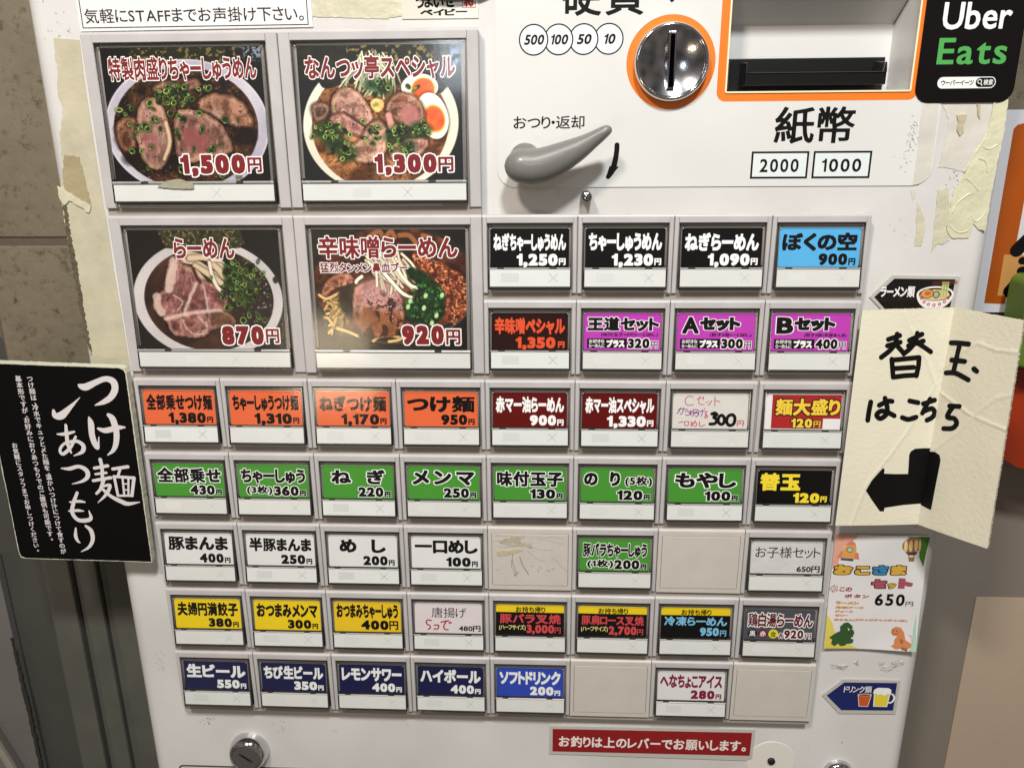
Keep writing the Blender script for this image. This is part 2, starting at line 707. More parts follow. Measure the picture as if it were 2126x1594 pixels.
mb.mesh([(XL, 8, ZT), (XR, 8, ZT), (XR, 500, ZT), (XL, 500, ZT)], [(0, 1, 2, 3)], M_PAINT)
o = mpart(mb, 'cabinet')
for p in o.data.polygons:
    p.use_smooth = abs(p.normal.y) < 0.999 and abs(p.normal.z) < 0.5
o.data.update()

# payment panel sheet with printing
mb = MB()
outer = rrect(207.9, 430.0, 13.3, 170, 9.5, 8)
mb.plate([outer, rect(BX0, BX1, BZ0, BZ1)], 7.5, 8.0, M_SHEET, mat('sheet edge', '6f6b66', 0.5))


def on(d):
    return lambda x, y, lift=0: (x, d - lift, -y)


P_ = on(7.5)


def zbox(x0, x1, z0, z1):      # box given with z up -> y down
    return (x0, x1, -z1, -z0)


# orange surround of the bill slot
so = rrect(318.6, 417.6, 54.8, 124, 4.5, 6)
mb.sheet([so, rect(BX0 + 0.2, BX1 - 0.2, BZ0 + 0.2, BZ1)], M_ORANGE, lambda x, y: (x, 7.46, y))
mb.sheet([circ(295.1, 73.4, 22.0, 64), circ(295.1, 73.4, 16.5, 64)], M_ORANGE, lambda x, y: (x, 7.46, y))
text(mb, '硬貨', zbox(240.5, 280.6, 95.2, 114.5), INK, P_, weight=0.022, track=0.10)
mb.sheet([[(294.2, 94.6 + 5.9), (298.7, 105), (289.8, 105)]], INK, lambda x, y: (x, 7.44, y))
M_COINBG = mat('pale blue print', 'dfe6e4', 0.4)
for i, (cx_, t_, wd) in enumerate(((264.0, '10', 5.6), (251.6, '50', 6.8), (239.2, '100', 8.6), (226.8, '500', 9.6))):
    mb.sheet([circ(cx_, 84.6, 7.35)], INK, lambda x, y, i=i: (x, 7.46 - i * 0.01, y))
    mb.sheet([circ(cx_, 84.6, 6.7)], M_COINBG, lambda x, y, i=i: (x, 7.455 - i * 0.01, y))
    text(mb, t_, zbox(cx_ - wd / 2, cx_ + wd / 2, 82.3, 87.0), INK, on(7.39), weight=0.028, track=0.05, shear=0.2)
text(mb, 'おつり・返却', zbox(216.5, 252.8, 42.3, 48.8), INK, P_, weight=0.012, track=0.06)
text(mb, '紙幣', zbox(348.8, 388.6, 34.3, 52.1), INK, P_, weight=0.024, track=0.06)
for x0, x1, t_ in ((338.4, 367.4, '2000'), (369.6, 398.9, '1000')):
    mb.sheet([rect(x0, x1, 17.1, 30.6)], INK, lambda x, y: (x, 7.46, y))
    mb.sheet([rect(x0 + 1, x1 - 1, 18.1, 29.6)], M_COINBG, lambda x, y: (x, 7.44, y))
    text(mb, t_, zbox(x0 + 4.6, x1 - 4.8, 20.3, 26.9), INK, on(7.42), weight=0.020, track=0.13)
sv = survey(1000, 0, 3.543)
ar = [sv(*p) for p in ((995, 1068), (992, 1120), (980, 1190), (962, 1250), (930, 1300))]
ar = [(x, z, r) for (x, z), r in zip(ar, (1.3, 1.3, 1.4, 1.5, 1.2))]
mb.sheet(brush([smooth_line(ar)], 0.25), INK, lambda x, y: (x, 7.45, y))
mb.sheet([[sv(*p) for p in ((932, 1318), (1010, 1226), (940, 1222), (918, 1290))]], INK, lambda x, y: (x, 7.44, y))
mpart(mb, 'payment_panel')

# bill tray recess
M_RECESS = mat('bill recess plastic', 'd9d8d4', 0.35)
mb = MB()
D2 = 33.0
bx0, bx1 = BX0 + 1.0, BX1 - 2.2
F4 = [(BX0, BZ0), (BX1, BZ0), (BX1, BZ1), (BX0, BZ1)]
mb.mesh([(BX0, 8, BZ0), (BX0, 8, BZ1), (bx0, D2, 92.6), (bx0, D2, BZ0)], [(0, 1, 2, 3)], M_RECESS)
mb.mesh([(BX1, 8, BZ0), (BX1, 8, BZ1), (bx1, D2, 92.6), (bx1, D2, BZ0)], [(0, 1, 2, 3)], M_RECESS)
mb.mesh([(BX0, 8, BZ0), (BX1, 8, BZ0), (bx1, D2, BZ0), (bx0, D2, BZ0)], [(0, 1, 2, 3)], M_RECESS)
mb.mesh([(BX0, 8, BZ1), (BX1, 8, BZ1), (bx1, D2, 92.6), (bx0, D2, 92.6)], [(0, 1, 2, 3)], M_RECESS)
mb.mesh([(bx0, D2, BZ0), (bx1, D2, BZ0), (bx1, D2, 92.6), (bx0, D2, 92.6)], [(0, 1, 2, 3)], M_RECESS)
for p, q in (((bx1 - 0.1, D2 - 0.3, 92.4), (BX1 - 0.15, 8.3, BZ1 - 0.2)),):
    mb.mesh([(p[0], p[1], p[2] + 0.4), (p[0], p[1], p[2] - 0.4), (q[0], q[1], q[2] - 0.4), (q[0], q[1], q[2] + 0.4)], [(0, 1, 2, 3)], M_DARK)
rec = mpart(mb, 'bill_recess')
mb = MB()
mb.plate([rrect(BX0 - 0.2, BX1 + 0.2, BZ0 - 0.2, BZ1 + 0.2, 1), rect(BX0 + 0.6, BX1 - 0.6, BZ0 + 0.6, BZ1 - 0.2)], 6.9, 7.45, M_CREAM)
mpart(mb, 'bill_slot_edge')
mb = MB()
mb.box(327.5, 407.3, 60.2, 76.4, 27.0, 32.5, mat('slot mouth black', '070707', 0.4))
mb.box(333.6, 403.0, 62.4, 68.2, 12.0, 27.2, M_BLACKP)                          # tray
mb.mesh([(333.6, 12, 68.2), (336.0, 12, 68.2), (336.0, 26.8, 68.2), (333.6, 26.8, 68.2), (333.6, 12.6, 73.2), (334.5, 12.6, 73.2), (335.0, 26.8, 74.5), (333.6, 26.8, 74.5)],
        [(0, 1, 5, 4), (1, 2, 6, 5), (2, 3, 7, 6), (3, 0, 4, 7), (4, 5, 6, 7)], M_BLACKP)
mb.mesh([(400.6, 12, 68.2), (403.0, 12, 68.2), (403.0, 26.8, 68.2), (400.6, 26.8, 68.2), (402.0, 12.6, 73.0), (403.0, 12.6, 73.0), (403.0, 26.8, 74.5), (402.0, 26.8, 74.5)],
        [(0, 1, 5, 4), (1, 2, 6, 5), (2, 3, 7, 6), (3, 0, 4, 7), (4, 5, 6, 7)], M_BLACKP)
mb.box(334.2, 402.5, 68.21, 68.7, 11.7, 12.3, mat('worn black edge', '4a4846', 0.3))
mb.box(324.6, 328.0, 61.5, 75.0, 24, 30, mat('grey lever end', '3d3a35', 0.4))
mb.box(398.5, 402.0, 72.6, 75.8, 27.5, 32.4, mat('grey tab', '8d8983', 0.4))
mpart(mb, 'bill_slot', bevel=0.35)

# coin slot
mb = MB()
mb.lathe(295.1, 73.4, [(18.6, 7.45), (18.5, 4.2), (18.0, 2.4), (17.2, 1.8), (16.6, 1.9), (16.2, 2.3), (16.1, 3.0), (15.8, 3.0)], M_CHROME, 72)
cs = empty('coin_slot', MO, machine)
bz = mb.build('bezel', cs, (0, 0, 0), smooth=True)
mb = MB()
prof = [(15.9, 3.0)]
for k in range(1, 10):
    a = k / 9
    prof.append((15.9 * (1 - a) + 0.2 * a, 3.0 + 4.0 * (1 - (1 - a) ** 2)))
mb.lathe(295.1, 73.4, prof, M_SCR, 72, True)
mb.build('dome', cs, smooth=True)
mb = MB()
mb.box(293.9, 296.1, 61.6, 86.0, 3.2, 8.2, mat('slot black', '030303', 0.9, spec=0.0))
mb.build('slot', cs)
mb = MB()
mb.plate([rrect(293.2, 296.8, 60.8, 86.8, 0.4, 2), rect(293.9, 296.1, 61.6, 86.0)], 3.0, 6.6, M_SCR)
mb.build('slot_lining', cs)
cs.location = [c * MM for c in MO]

# return lever: hub and tapered arm fused into one body
M_LEVER = mat('grey lever plastic', '75746f', 0.40, coat=0.15)


def metaskin(name, balls, parent, loc, material, res=0.9, seg=90):
    """one continuous body from a chain of (x, d, z, rx, rd, rz) ellipsoid sections, meshed from a distance field by remesh"""
    import bmesh
    bm = bmesh.new()
    for ball in balls:
        x, d, z, rx, rd, rz = ball[:6]
        mt = Matrix.Translation((x * MM, d * MM, z * MM)) @ Matrix.Rotation(-math.radians(ball[6] if len(ball) > 6 else 0), 4, 'Y') @ Matrix.Diagonal((rx * MM, rd * MM, rz * MM, 1))
        bmesh.ops.create_uvsphere(bm, u_segments=24, v_segments=14, radius=1.0, matrix=mt)
    me = bpy.data.meshes.new(name)
    bm.to_mesh(me)
    bm.free()
    o = bpy.data.objects.new(name, me)
    COL.objects.link(o)
    md = o.modifiers.new('r', 'REMESH'); md.mode = 'VOXEL'; md.voxel_size = res * MM
    ms = o.modifiers.new('s', 'SMOOTH'); ms.iterations = 8; ms.factor = 0.6
    me2 = bpy.data.meshes.new_from_object(o.evaluated_get(bpy.context.evaluated_depsgraph_get()))
    o.modifiers.clear()
    o.data = me2
    me2.materials.clear()
    me2.materials.append(material)
    me2.polygons.foreach_set('use_smooth', [True] * len(me2.polygons))
    if parent:
        o.parent = parent
    o.location = [c * MM for c in loc]
    return o


lv = [(222.3, 24.6, 10.0, 9.0), (226.5, 24.2, 10.0, 9.0), (231, 25.0, 9.8, 8.2), (236, 26.7, 9.2, 7.4), (241, 28.9, 8.3, 6.4), (246, 31.3, 7.2, 5.4), (250.5, 33.7, 6.0, 4.5), (254.5, 36.1, 4.9, 3.8),
      (258, 38.3, 4.2, 3.1), (261, 40.3, 3.5, 2.7), (263.4, 41.9, 2.9, 2.4)]
chain = []
for (a, b_) in zip(lv, lv[1:]):
    for s in range(4):
        t = s / 4
        x = a[0] + (b_[0] - a[0]) * t; z = a[1] + (b_[1] - a[1]) * t; r = a[2] + (b_[2] - a[2]) * t
        chain.append((x, -8.0 - 3.0 * (x - 222) / 42, z, r, 6.0 * r / 9.8 + 1.6, r * 0.86))
for k in range(6):
    chain.append((222.6, 7.0 - k * 2.6, 29.0, 7.6, 3.0, 7.0))
lever = metaskin('return_lever', chain, machine, MO, M_LEVER)
mb = MB()
mb.lathe(254.4, 8.8, [(2.9, 8.0), (2.9, 6.8), (2.7, -1.2), (2.2, -1.8)], M_SCR, 24, True)
mpart(mb, 'stopper_pin', smooth=True)

# key locks at the bottom
def lock(cx, cz, r, dome, ang):
    e = empty('key_lock', MO, machine)
    m_ = MB()
    m_.lathe(cx, cz, [(r, 8.0), (r * 0.99, 8 - dome * 0.25), (r * 0.93, 8 - dome * 0.62), (r * 0.84, 8 - dome * 0.88), (r * 0.72, 8 - dome), (r * 0.70, 8 - dome * 0.9)], M_CHROME, 64)
    m_.build('collar', e, smooth=True)
    m_ = MB()
    m_.lathe(cx, cz, [(r * 0.70, 8 - dome * 0.9), (r * 0.68, 8 - dome * 0.96), (r * 0.62, 8 - dome * 0.96)], mat('dark lock metal', '5b5a56', 0.5, metal=0.3), 48, True)
    m_.build('cylinder_face', e)
    m_ = MB()
    ca, sa = math.cos(math.radians(ang)), math.sin(math.radians(ang))
    def rot_(x, z): return (cx + x * ca - z * sa, 8 - dome * 0.96 - 0.12, cz + x * sa + z * ca)
    L = r * 0.40
    m_.mesh([rot_(-L, -0.9), rot_(L, -0.9), rot_(L, 0.9), rot_(-L, 0.9)], [(0, 1, 2, 3)], mat('brass', '8a7a5c', 0.3, metal=1))
    q = [rot_(-L * 0.6, -0.75), rot_(L * 0.6, -0.75), rot_(L * 0.6, 0.75), rot_(-L * 0.6, 0.75)]
    m_.mesh([(x, d - 0.1, z) for x, d, z in q], [(0, 1, 2, 3)], M_DARK)
    m_.build('keyhole', e)


lock(37.4, -351.2, 13.2, 9.0, -38)
lock(424.6, -357.0, 9.6, 5.0, 90)
mb = MB()
mb.lathe(381.4, -350.0, [(15.5, 8.0), (15.3, 7.8), (14.6, 7.75)], mat('pale worn ring', 'e2ddd2', 0.4), 64, True)
mpart(mb, 'knob_seat')
mb = MB()
mb.lathe(381.4, -349.4, [(2.4, 7.9), (2.4, 6.6), (2.0, 6.2)], mat('black rubber', '1c1b1a', 0.5), 24, True)
mpart(mb, 'rubber_knob', smooth=True)
mb = MB()
mb.plate([rrect(-13.6, 190, -420, -366.0, 3), rrect(-12.7, 189, -419, -366.9, 2.4)], 7.6, 8, mat('slot outline', '4c4945', 0.5))
mb.plate([rrect(-11.6, 188, -418, -368.4, 2.0)], 7.4, 8, M_SHEET, mat('sheet edge', '6f6b66', 0.5))
mpart(mb, 'ticket_outlet_plate')

# ---------------------------------------------------------------- button bank
PITCH = 45.05
mb = MB()
Mgap = M_HOUS
mb.box(199.6, 400.2, -2 * PITCH + 1, -1.2, 1.8, 7.9, Mgap)
mb.box(0.2, 199.6, -2 * PITCH + 1, 2 * PITCH - 1.5, 1.8, 7.9, Mgap)
mb.box(0.2, 400.2, -7 * PITCH - 0.2 + 0.2, -2 * PITCH + 1.0, 1.8, 7.9, Mgap)
mb.box(0.0, 400.4, -7 * PITCH - 1.2, -7 * PITCH - 0.2, 7.3, 7.98, M_DARK)
mb.box(-0.5, 400.9, -7 * PITCH - 2.6, -7 * PITCH - 1.2, 7.4, 7.99, M_SHEET)
mpart(mb, 'button_bank')


def frame_mesh(W, H, ox0, ox1, oy0, oy1):
    """front frame: top bar and two posts proud, bottom bar set back; y down"""
    m_ = MB()
    g = 0.22
    tb = 1.5       # depth of the rounded top lip
    Wl, Wr = g, W - g
    # rounded top lip
    pr = []
    for k in range(6):
        a = math.pi / 2 * k / 5
        pr.append((tb - tb * math.sin(a), tb - tb * math.cos(a)))      # (y, d) from (1.5,0) round to (0,1.5)
    pr.append((0.0, 2.2))
    for p, q in zip(pr, pr[1:]):
        m_.mesh([(Wl, p[1], -p[0]), (Wr, p[1], -p[0]), (Wr, q[1], -q[0]), (Wl, q[1], -q[0])], [(0, 1, 2, 3)], M_FRAME)
    bev = 0.35

    def slab(x0, x1, y0, y1, d, bl, br, bt, bb_):
        # a front face with small chamfers on chosen sides
        X0, X1, Y0, Y1 = x0 + bev * bl, x1 - bev * br, y0 + bev * bt, y1 - bev * bb_
        m_.mesh([(X0, d, -Y0), (X1, d, -Y0), (X1, d, -Y1), (X0, d, -Y1)], [(0, 1, 2, 3)], M_FRAME)
        for on_, a, b2, a2, b3 in ((bl, (X0, Y0), (X0, Y1), (x0, y0), (x0, y1)), (br, (X1, Y0), (X1, Y1), (x1, y0), (x1, y1)),
                                   (bt, (X0, Y0), (X1, Y0), (x0, y0), (x1, y0)), (bb_, (X0, Y1), (X1, Y1), (x0, y1), (x1, y1))):
            if on_:
                m_.mesh([(a[0], d, -a[1]), (b2[0], d, -b2[1]), (b3[0], d + bev, -b3[1]), (a2[0], d + bev, -a2[1])], [(0, 1, 2, 3)], M_FRAME)
                m_.mesh([(a2[0], d + bev, -a2[1]), (b3[0], d + bev, -b3[1]), (b3[0], 6.5, -b3[1]), (a2[0], 6.5, -a2[1])], [(0, 1, 2, 3)], M_FRAME)
    slab(Wl, ox0, tb, H, 0, 1, 1, 0, 1)
    slab(ox1, Wr, tb, H, 0, 1, 1, 0, 1)
    slab(ox0, ox1, tb, oy0, 0, 0, 0, 0, 1)
    slab(ox0, ox1, oy1, H - 0.3, 1.3, 0, 0, 1, 1)
    # dark well behind the cover
    for q in ([(ox0, oy0), (ox1, oy0)], [(ox1, oy0), (ox1, oy1)], [(ox1, oy1), (ox0, oy1)], [(ox0, oy1), (ox0, oy0)]):
        (a, b2), (c, d2) = q
        m_.mesh([(a, 1.0, -b2), (c, 1.0, -d2), (c, 6.4, -d2), (a, 6.4, -b2)], [(0, 1, 2, 3)], M_INNER)
    m_.mesh([(ox0, 5.6, -oy0), (ox1, 5.6, -oy0), (ox1, 5.6, -oy1), (ox0, 5.6, -oy1)], [(0, 1, 2, 3)], M_INNER)
    return m_


class Geo:
    pass


def geometry(big):
    G = Geo()
    if big:
        G.W, G.H = 100, 86.3
        G.o = (6.1, 93.9, 5.2, 84.0)
        G.c = (6.9, 93.1, 5.8, 83.3)
        G.card = (9.0, 91.0, 7.6, 72.2)
        G.strip = (7.6, 92.4, 74.0, 82.3)
        G.t0, G.t1 = 0.0, -3.4
    else:
        G.W, G.H = 50, 41.4
        G.o = (2.5, 47.5, 4.5, 39.4)
        G.c = (3.1, 46.9, 5.0, 38.4)
        G.card = (4.3, 45.6, 7.3, 27.2)
        G.strip = (3.9, 46.3, 28.2, 37.2)
        G.t0, G.t1 = -0.2, -3.3
    G.D = lambda y: G.t0 + (G.t1 - G.t0) * (y - G.c[2]) / (G.c[3] - G.c[2])
    return G


GS, GB = geometry(False), geometry(True)


def cover_mesh(G):
    m_ = MB()
    x0, x1, y0, y1 = G.c
    D = G.D
    A = [(x0, D(y0), -y0), (x1, D(y0), -y0), (x1, D(y1), -y1), (x0, D(y1), -y1)]
    B = [(x, 5.4, z) for x, d, z in A]
    m_.mesh(A, [(0, 1, 2, 3)], M_COVER)
    for i in range(4):
        j = (i + 1) % 4
        m_.mesh([A[i], A[j], B[j], B[i]], [(0, 1, 2, 3)], M_EDGE)
    lg = clear_mat('clear inner ledge', tint=(0.8, 0.8, 0.8), gloss=0.45, rough=0.22, opaque=0.16, ocol=(0.55, 0.54, 0.52))
    yc = G.card[2]
    i0, i1 = 0.62, 0.98
    for (a, b2, c, d2) in ((x0 + i0, x0 + i1, y0 + 0.6, y1 - 0.5), (x1 - i1, x1 - i0, y0 + 0.6, y1 - 0.5), (x0 + i1, x1 - i1, yc - 0.75, yc - 0.35), (x0 + i0, x1 - i0, y0 + 0.55, y0 + 0.8), (x0 + i1, x1 - i1, y1 - 0.62, y1 - 0.4)):
        m_.mesh([(a, D(c) + 0.5, -c), (b2, D(c) + 0.35, -c), (b2, D(d2) + 0.35, -d2), (a, D(d2) + 0.5, -d2)], [(0, 1, 2, 3)], lg)
    for px_ in (x0 + 1.5, x1 - 1.5):
        q = [(px_ + 0.26 * math.cos(k * math.pi / 4), D(yc) + 0.25, -(yc - 0.15) + 0.26 * math.sin(k * math.pi / 4)) for k in range(8)]
        m_.mesh(q, [tuple(range(8))], mat('clear peg glint', 'e8e8e4', 0.2))
        m_.mesh([(px_ - 0.55, D(yc) + 0.3, -(yc - 1.5)), (px_ + 0.55, D(yc) + 0.3, -(yc - 1.5)), (px_ + 0.4, D(yc) + 0.3, -(yc - 0.4)), (px_ - 0.4, D(yc) + 0.3, -(yc - 0.4))], [(0, 1, 2, 3)], M_EDGE)
    # thin rim round the front
    w = 0.35
    for (a, b2, c, d2) in ((x0, x1, y0, y0 + w), (x0, x1, y1 - w, y1), (x0, x0 + w, y0 + w, y1 - w), (x1 - w, x1, y0 + w, y1 - w)):
        m_.mesh([(a, D(c) - 0.02, -c), (b2, D(c) - 0.02, -c), (b2, D(d2) - 0.02, -d2), (a, D(d2) - 0.02, -d2)], [(0, 1, 2, 3)], M_EDGE)
    return m_


def lip_mesh(G):
    m_ = MB()
    x0, x1, y0, y1 = G.c[0] + 0.4, G.c[1] - 0.4, G.card[3] + 0.1, G.strip[2] - 0.15
    D = G.D
    n0 = [(0.10, 0.185), (0.74, 0.83)] if G.W < 60 else [(0.18, 0.225), (0.77, 0.815)]
    xs = [0.0]
    for a, b2 in n0:
        xs += [a, b2]
    xs.append(1.0)
    xs = [x0 + (x1 - x0) * t for t in xs]
    for i in range(len(xs) - 1):
        a, b2 = xs[i], xs[i + 1]
        if i % 2 == 0:
            p = [(a, D(y0) - 0.05, -y0), (b2, D(y0) - 0.05, -y0), (b2, D(y1) - 0.45, -(y0 + y1) / 2), (a, D(y1) - 0.45, -(y0 + y1) / 2), (b2, D(y1) - 0.05, -y1), (a, D(y1) - 0.05, -y1)]
            m_.mesh(p, [(0, 1, 2, 3), (3, 2, 4, 5)], M_LIP)
        else:
            m_.mesh([(a, D(y0) + 0.3, -y0 + 0.15), (b2, D(y0) + 0.3, -y0 + 0.15), (b2, D(y1) + 0.2, -y1), (a, D(y1) + 0.2, -y1)], [(0, 1, 2, 3)], mat('hinge notch', '35332f', 0.4))
    return m_


def strip_mesh(G):
    m_ = MB()
    x0, x1, y0, y1 = G.strip
    D = G.D
    e = 0.22
    m_.mesh([(x0, D(y0) + e, -y0), (x1, D(y0) + e, -y0), (x1, D(y1) + e, -y1), (x0, D(y1) + e, -y1)], [(0, 1, 2, 3)], M_STRIP)
    m_.mesh([(x0, D(y1) + e, -y1), (x1, D(y1) + e, -y1), (x1, D(y1) + 1.2, -y1), (x0, D(y1) + 1.2, -y1)], [(0, 1, 2, 3)], M_STRIP)
    for xx in (x0, x1):
        m_.mesh([(xx, D(y0) + e, -y0), (xx, D(y1) + e, -y1), (xx, D(y1) + 1.2, -y1), (xx, D(y0) + 1.2, -y0)], [(0, 1, 2, 3)], M_STRIP)
    # dark body of the button behind the strip
    ya, yb = G.card[3] - 1, G.c[3] - 0.15
    p = [(x0 + .2, D(yb) + 1.3, -ya), (x1 - .2, D(yb) + 1.3, -ya), (x1 - .2, D(yb) + 0.3, -yb), (x0 + .2, D(yb) + 0.3, -yb), (x0 + .2, 1.7, -ya), (x1 - .2, 1.7, -ya), (x1 - .2, 1.7, -yb), (x0 + .2, 1.7, -yb)]
    m_.mesh(p, [(3, 2, 6, 7), (0, 3, 7, 4), (1, 2, 6, 5)], M_INNER)
    h = y1 - y0
    if G.W < 60:
        fx, cx = x0 + 5.9, x0 + 33.6
        fw = 9.4
        fy0, fy1 = y0 + 2.0, y0 + 6.6
        r = 2.3
    else:
        fx, cx = x0 + 26.0, x0 + 54.5
        fw = 9.5
        fy0, fy1 = y0 + 2.2, y0 + 6.4
        r = 2.3
    e2 = e - 0.05
    m_.mesh([(fx, D(fy0) + e2, -fy0), (fx + fw, D(fy0) + e2, -fy0), (fx + fw, D(fy1) + e2, -fy1), (fx, D(fy1) + e2, -fy1)], [(0, 1, 2, 3)], M_MARK)
    cy = (y0 + y1) / 2 - 0.1
    for s in (1, -1):
        t = 0.14
        p = []
        for ux, uy in ((-r, -r * s), (r, r * s)):
            for k in (-1, 1):
                p.append((cx + ux + k * t, cy + uy - k * t * s))
        q = [p[0], p[1], p[3], p[2]]
        m_.mesh([(x, D(y) + e2 - 0.02, -y) for x, y in q], [(0, 1, 2, 3)], M_MARK2)
    return m_


def vary(m, amt, other=None):
    nt_ = m.node_tree
    b_ = nt_.nodes['Principled BSDF']
    oi = nt_.nodes.new('ShaderNodeObjectInfo')
    mx_ = nt_.nodes.new('ShaderNodeMix')
    mx_.data_type = 'RGBA'
    src = b_.inputs['Base Color']
    if src.is_linked:
        nt_.links.new(src.links[0].from_socket, mx_.inputs[6])
    else:
        mx_.inputs[6].default_value = src.default_value
    mx_.inputs[7].default_value = (*lin(other), 1)
    mr_ = nt_.nodes.new('ShaderNodeMapRange')
    mr_.inputs['To Max'].default_value = amt
    nt_.links.new(oi.outputs['Random'], mr_.inputs['Value'])
    nt_.links.new(mr_.outputs['Result'], mx_.inputs[0])
    nt_.links.new(mx_.outputs[2], src)


vary(M_STRIP, 0.6, 'd3d0c8')
vary(M_MARK, 0.9, 'dddfda')
vary(M_MARK2, 0.8, 'd6d8d3')
PROTO = {}
for nm, G in (('small', GS), ('big', GB)):
    PROTO[nm] = {'frame': frame_mesh(G.W, G.H, *G.o), 'clear_cover': cover_mesh(G), 'hinge_lip': lip_mesh(G), 'push_strip': strip_mesh(G)}
MESHES = {}


def button(col, row, label, big=False, dx=0.0):
    """an Empty part with its frame, cover, lip, strip; returns it and the card placing function"""
    G = GB if big else GS
    x = col * 50.0 + dx
    z = -row * PITCH
    e = empty('menu_button', (MO[0] + x, MO[1], MO[2] + z), machine)
    e['label'] = label
    rj = random.Random(col * 31 + row * 7 + 5)
    e.rotation_euler = (math.radians(rj.uniform(-0.35, 0.35)), 0, math.radians(rj.uniform(-0.35, 0.35)))
    key = 'big' if big else 'small'
    for nm in ('frame', 'push_strip', 'hinge_lip', 'clear_cover'):
        if (key, nm) not in MESHES:
            o_ = PROTO[key][nm].build(nm, e)
            MESHES[(key, nm)] = o_
        else:
            o_ = MESHES[(key, nm)].copy()
            COL.objects.link(o_)
            o_.parent = e
    return e, G


def card_base(G, bg, inset=0.0):
    m_ = MB()
    x0, x1, y0, y1 = G.card
    place = lambda x, y, lift=0: (x0 + x, G.D(y0 + y) + 1.5 - lift, -(y0 + y))
    w, h = x1 - x0, y1 - y0
    m_.mesh([place(0, 0), place(w, 0), place(w, h), place(0, h)], [(0, 1, 2, 3)], bg)
    m_.mesh([place(0, 0, -0.3), place(w, 0, -0.3), place(w, h, -0.3), place(0, h, -0.3)], [(0, 1, 2, 3)], bg)
    return m_, place, w, h


def col_mat(hexa, nm=None):
    return mat('print ' + hexa, hexa, 0.42, var=0.025, vscale=90, spec=0.2)


def price(m_, place, digits, fill, outline=None, x_end=35.4, y0=12.9, y1=18.9, cw=4.9, w=0.062, yen_box=(36.0, 39.6, 15.3, 18.9), comma=True, ow=0.05):
    n = sum(1 for c in digits if c.isdigit())
    width = n * cw + (2.0 if ',' in digits else 0)
    text(m_, digits, (x_end - width, x_end, y0, y1 + (1.1 if ',' in digits else 0)), fill, place, weight=w, outline=outline, ow=ow, track=0.05)
    if yen_box:
        text(m_, '円', yen_box, fill, place, weight=0.085 if outline else 0.055, outline=outline, ow=0.05)


def name_(m_, place, s, fill, outline=None, box=(1.6, 39.7, 2.3, 11.6), w=0.052, track=0.05, ow=0.05, space=0.55):
    text(m_, s, box, fill, place, weight=w, outline=outline, ow=ow, track=track, space=space)


C_BLACK, C_WHITE = '0c0a0a', 'eceeec'
CARD = {}


def std(col, row, bg, s, pr, fg, label, outline=None, w=0.052, box=(1.6, 39.7, 2.3, 11.6), dx=0.0, **k):
    e, G = button(col, row, label, dx=dx)
    m_, place, cw_, h_ = card_base(G, col_mat(bg))
    F = mat('print fg ' + fg, fg, 0.5, spec=0.2)
    O = mat('print fg ' + outline, outline, 0.5) if outline else None
    name_(m_, place, s, F, O, box=box, w=w, space=k.pop('space', 0.55), track=k.pop('track', 0.05))
    price(m_, place, pr, F, O, **k)
    m_.build('price_card', e)
    return e


BK, WH = '0b0a09', 'f4f3f0'
# rows 0 and 1 (right half)
std(4, 0, C_BLACK, 'ねぎちゃーしゅうめん', '1,250', WH, 'black card with white lettering for leek roast pork noodles at 1,250 yen')
std(5, 0, C_BLACK, 'ちゃーしゅうめん', '1,230', WH, 'black card with white lettering for roast pork noodles at 1,230 yen')
std(6, 0, C_BLACK, 'ねぎらーめん', '1,090', WH, 'black card with white lettering for leek ramen at 1,090 yen')
std(7, 0, '57aee0', 'ぼくの空', '900', BK, 'sky blue card with black lettering at 900 yen')
std(4, 1, '280f0d', '辛味噌ペシャル', '1,350', 'e0532f', 'dark card with red orange lettering at 1,350 yen', x_end=34.6)


def set_card(col, big_, rest, paren, pr, label):
    e, G = button(col, 1, label)
    m_, place, w, h = card_base(G, col_mat('bb3fb0'))
    F, O = INK, WHITEINK
    if len(big_) == 1:
        text(m_, big_, (2.6, 11.6, 1.8, 10.8), F, place, weight=0.05, outline=O, ow=0.035)
        text(m_, rest, (12.0, 33.5, 1.9, 9.3), F, place, weight=0.085, outline=O, ow=0.05, track=0.02)
    else:
        text(m_, big_ + rest, (1.8, 40.2, 1.9, 9.6), F, place, weight=0.062, outline=O, ow=0.045, track=0.04)
    text(m_, paren, ((9.2 if len(big_) > 1 else 17.5), 39.8, 10.4, 12.7), F, place, weight=0.03, track=0.03)
    x0, x1 = 1.8, 23.2
    m_.mesh([place(x0, 13.6, 0.04), place(x1, 13.6, 0.04), place(x1, 18.8, 0.04), place(x0, 18.8, 0.04)], [(0, 1, 2, 3)], INK)
    text(m_, 'お好きな', (2.8, 11.2, 14.0, 16.1), WHITEINK, place, weight=0.02, lift=0.08)
    text(m_, 'らーめんに', (2.8, 11.2, 16.5, 18.5), WHITEINK, place, weight=0.02, lift=0.08)
    text(m_, 'プラス', (12.3, 22.0, 14.1, 18.4), WHITEINK, place, weight=0.075, lift=0.08, track=0.02)
    text(m_, pr, (23.8, 35.4, 13.4, 18.9), F, place, weight=0.06, outline=O, ow=0.06, track=0.05)
    text(m_, '円', (36.1, 39.8, 15.0, 18.8), F, place, weight=0.02, outline=O, ow=0.07)
    m_.build('price_card', e)


set_card(5, '王道', 'セット', '(味付玉子+のり+一口めし)', '320', 'magenta set card reading 320 yen, first of the three magenta cards')
set_card(6, 'A', 'セット', '(餃子3個+一口めし)', '300', 'magenta set card with a large letter A, 300 yen')
set_card(7, 'B', 'セット', '(餃子3個+半豚まんま)', '400', 'magenta set card with a large letter B, 400 yen')

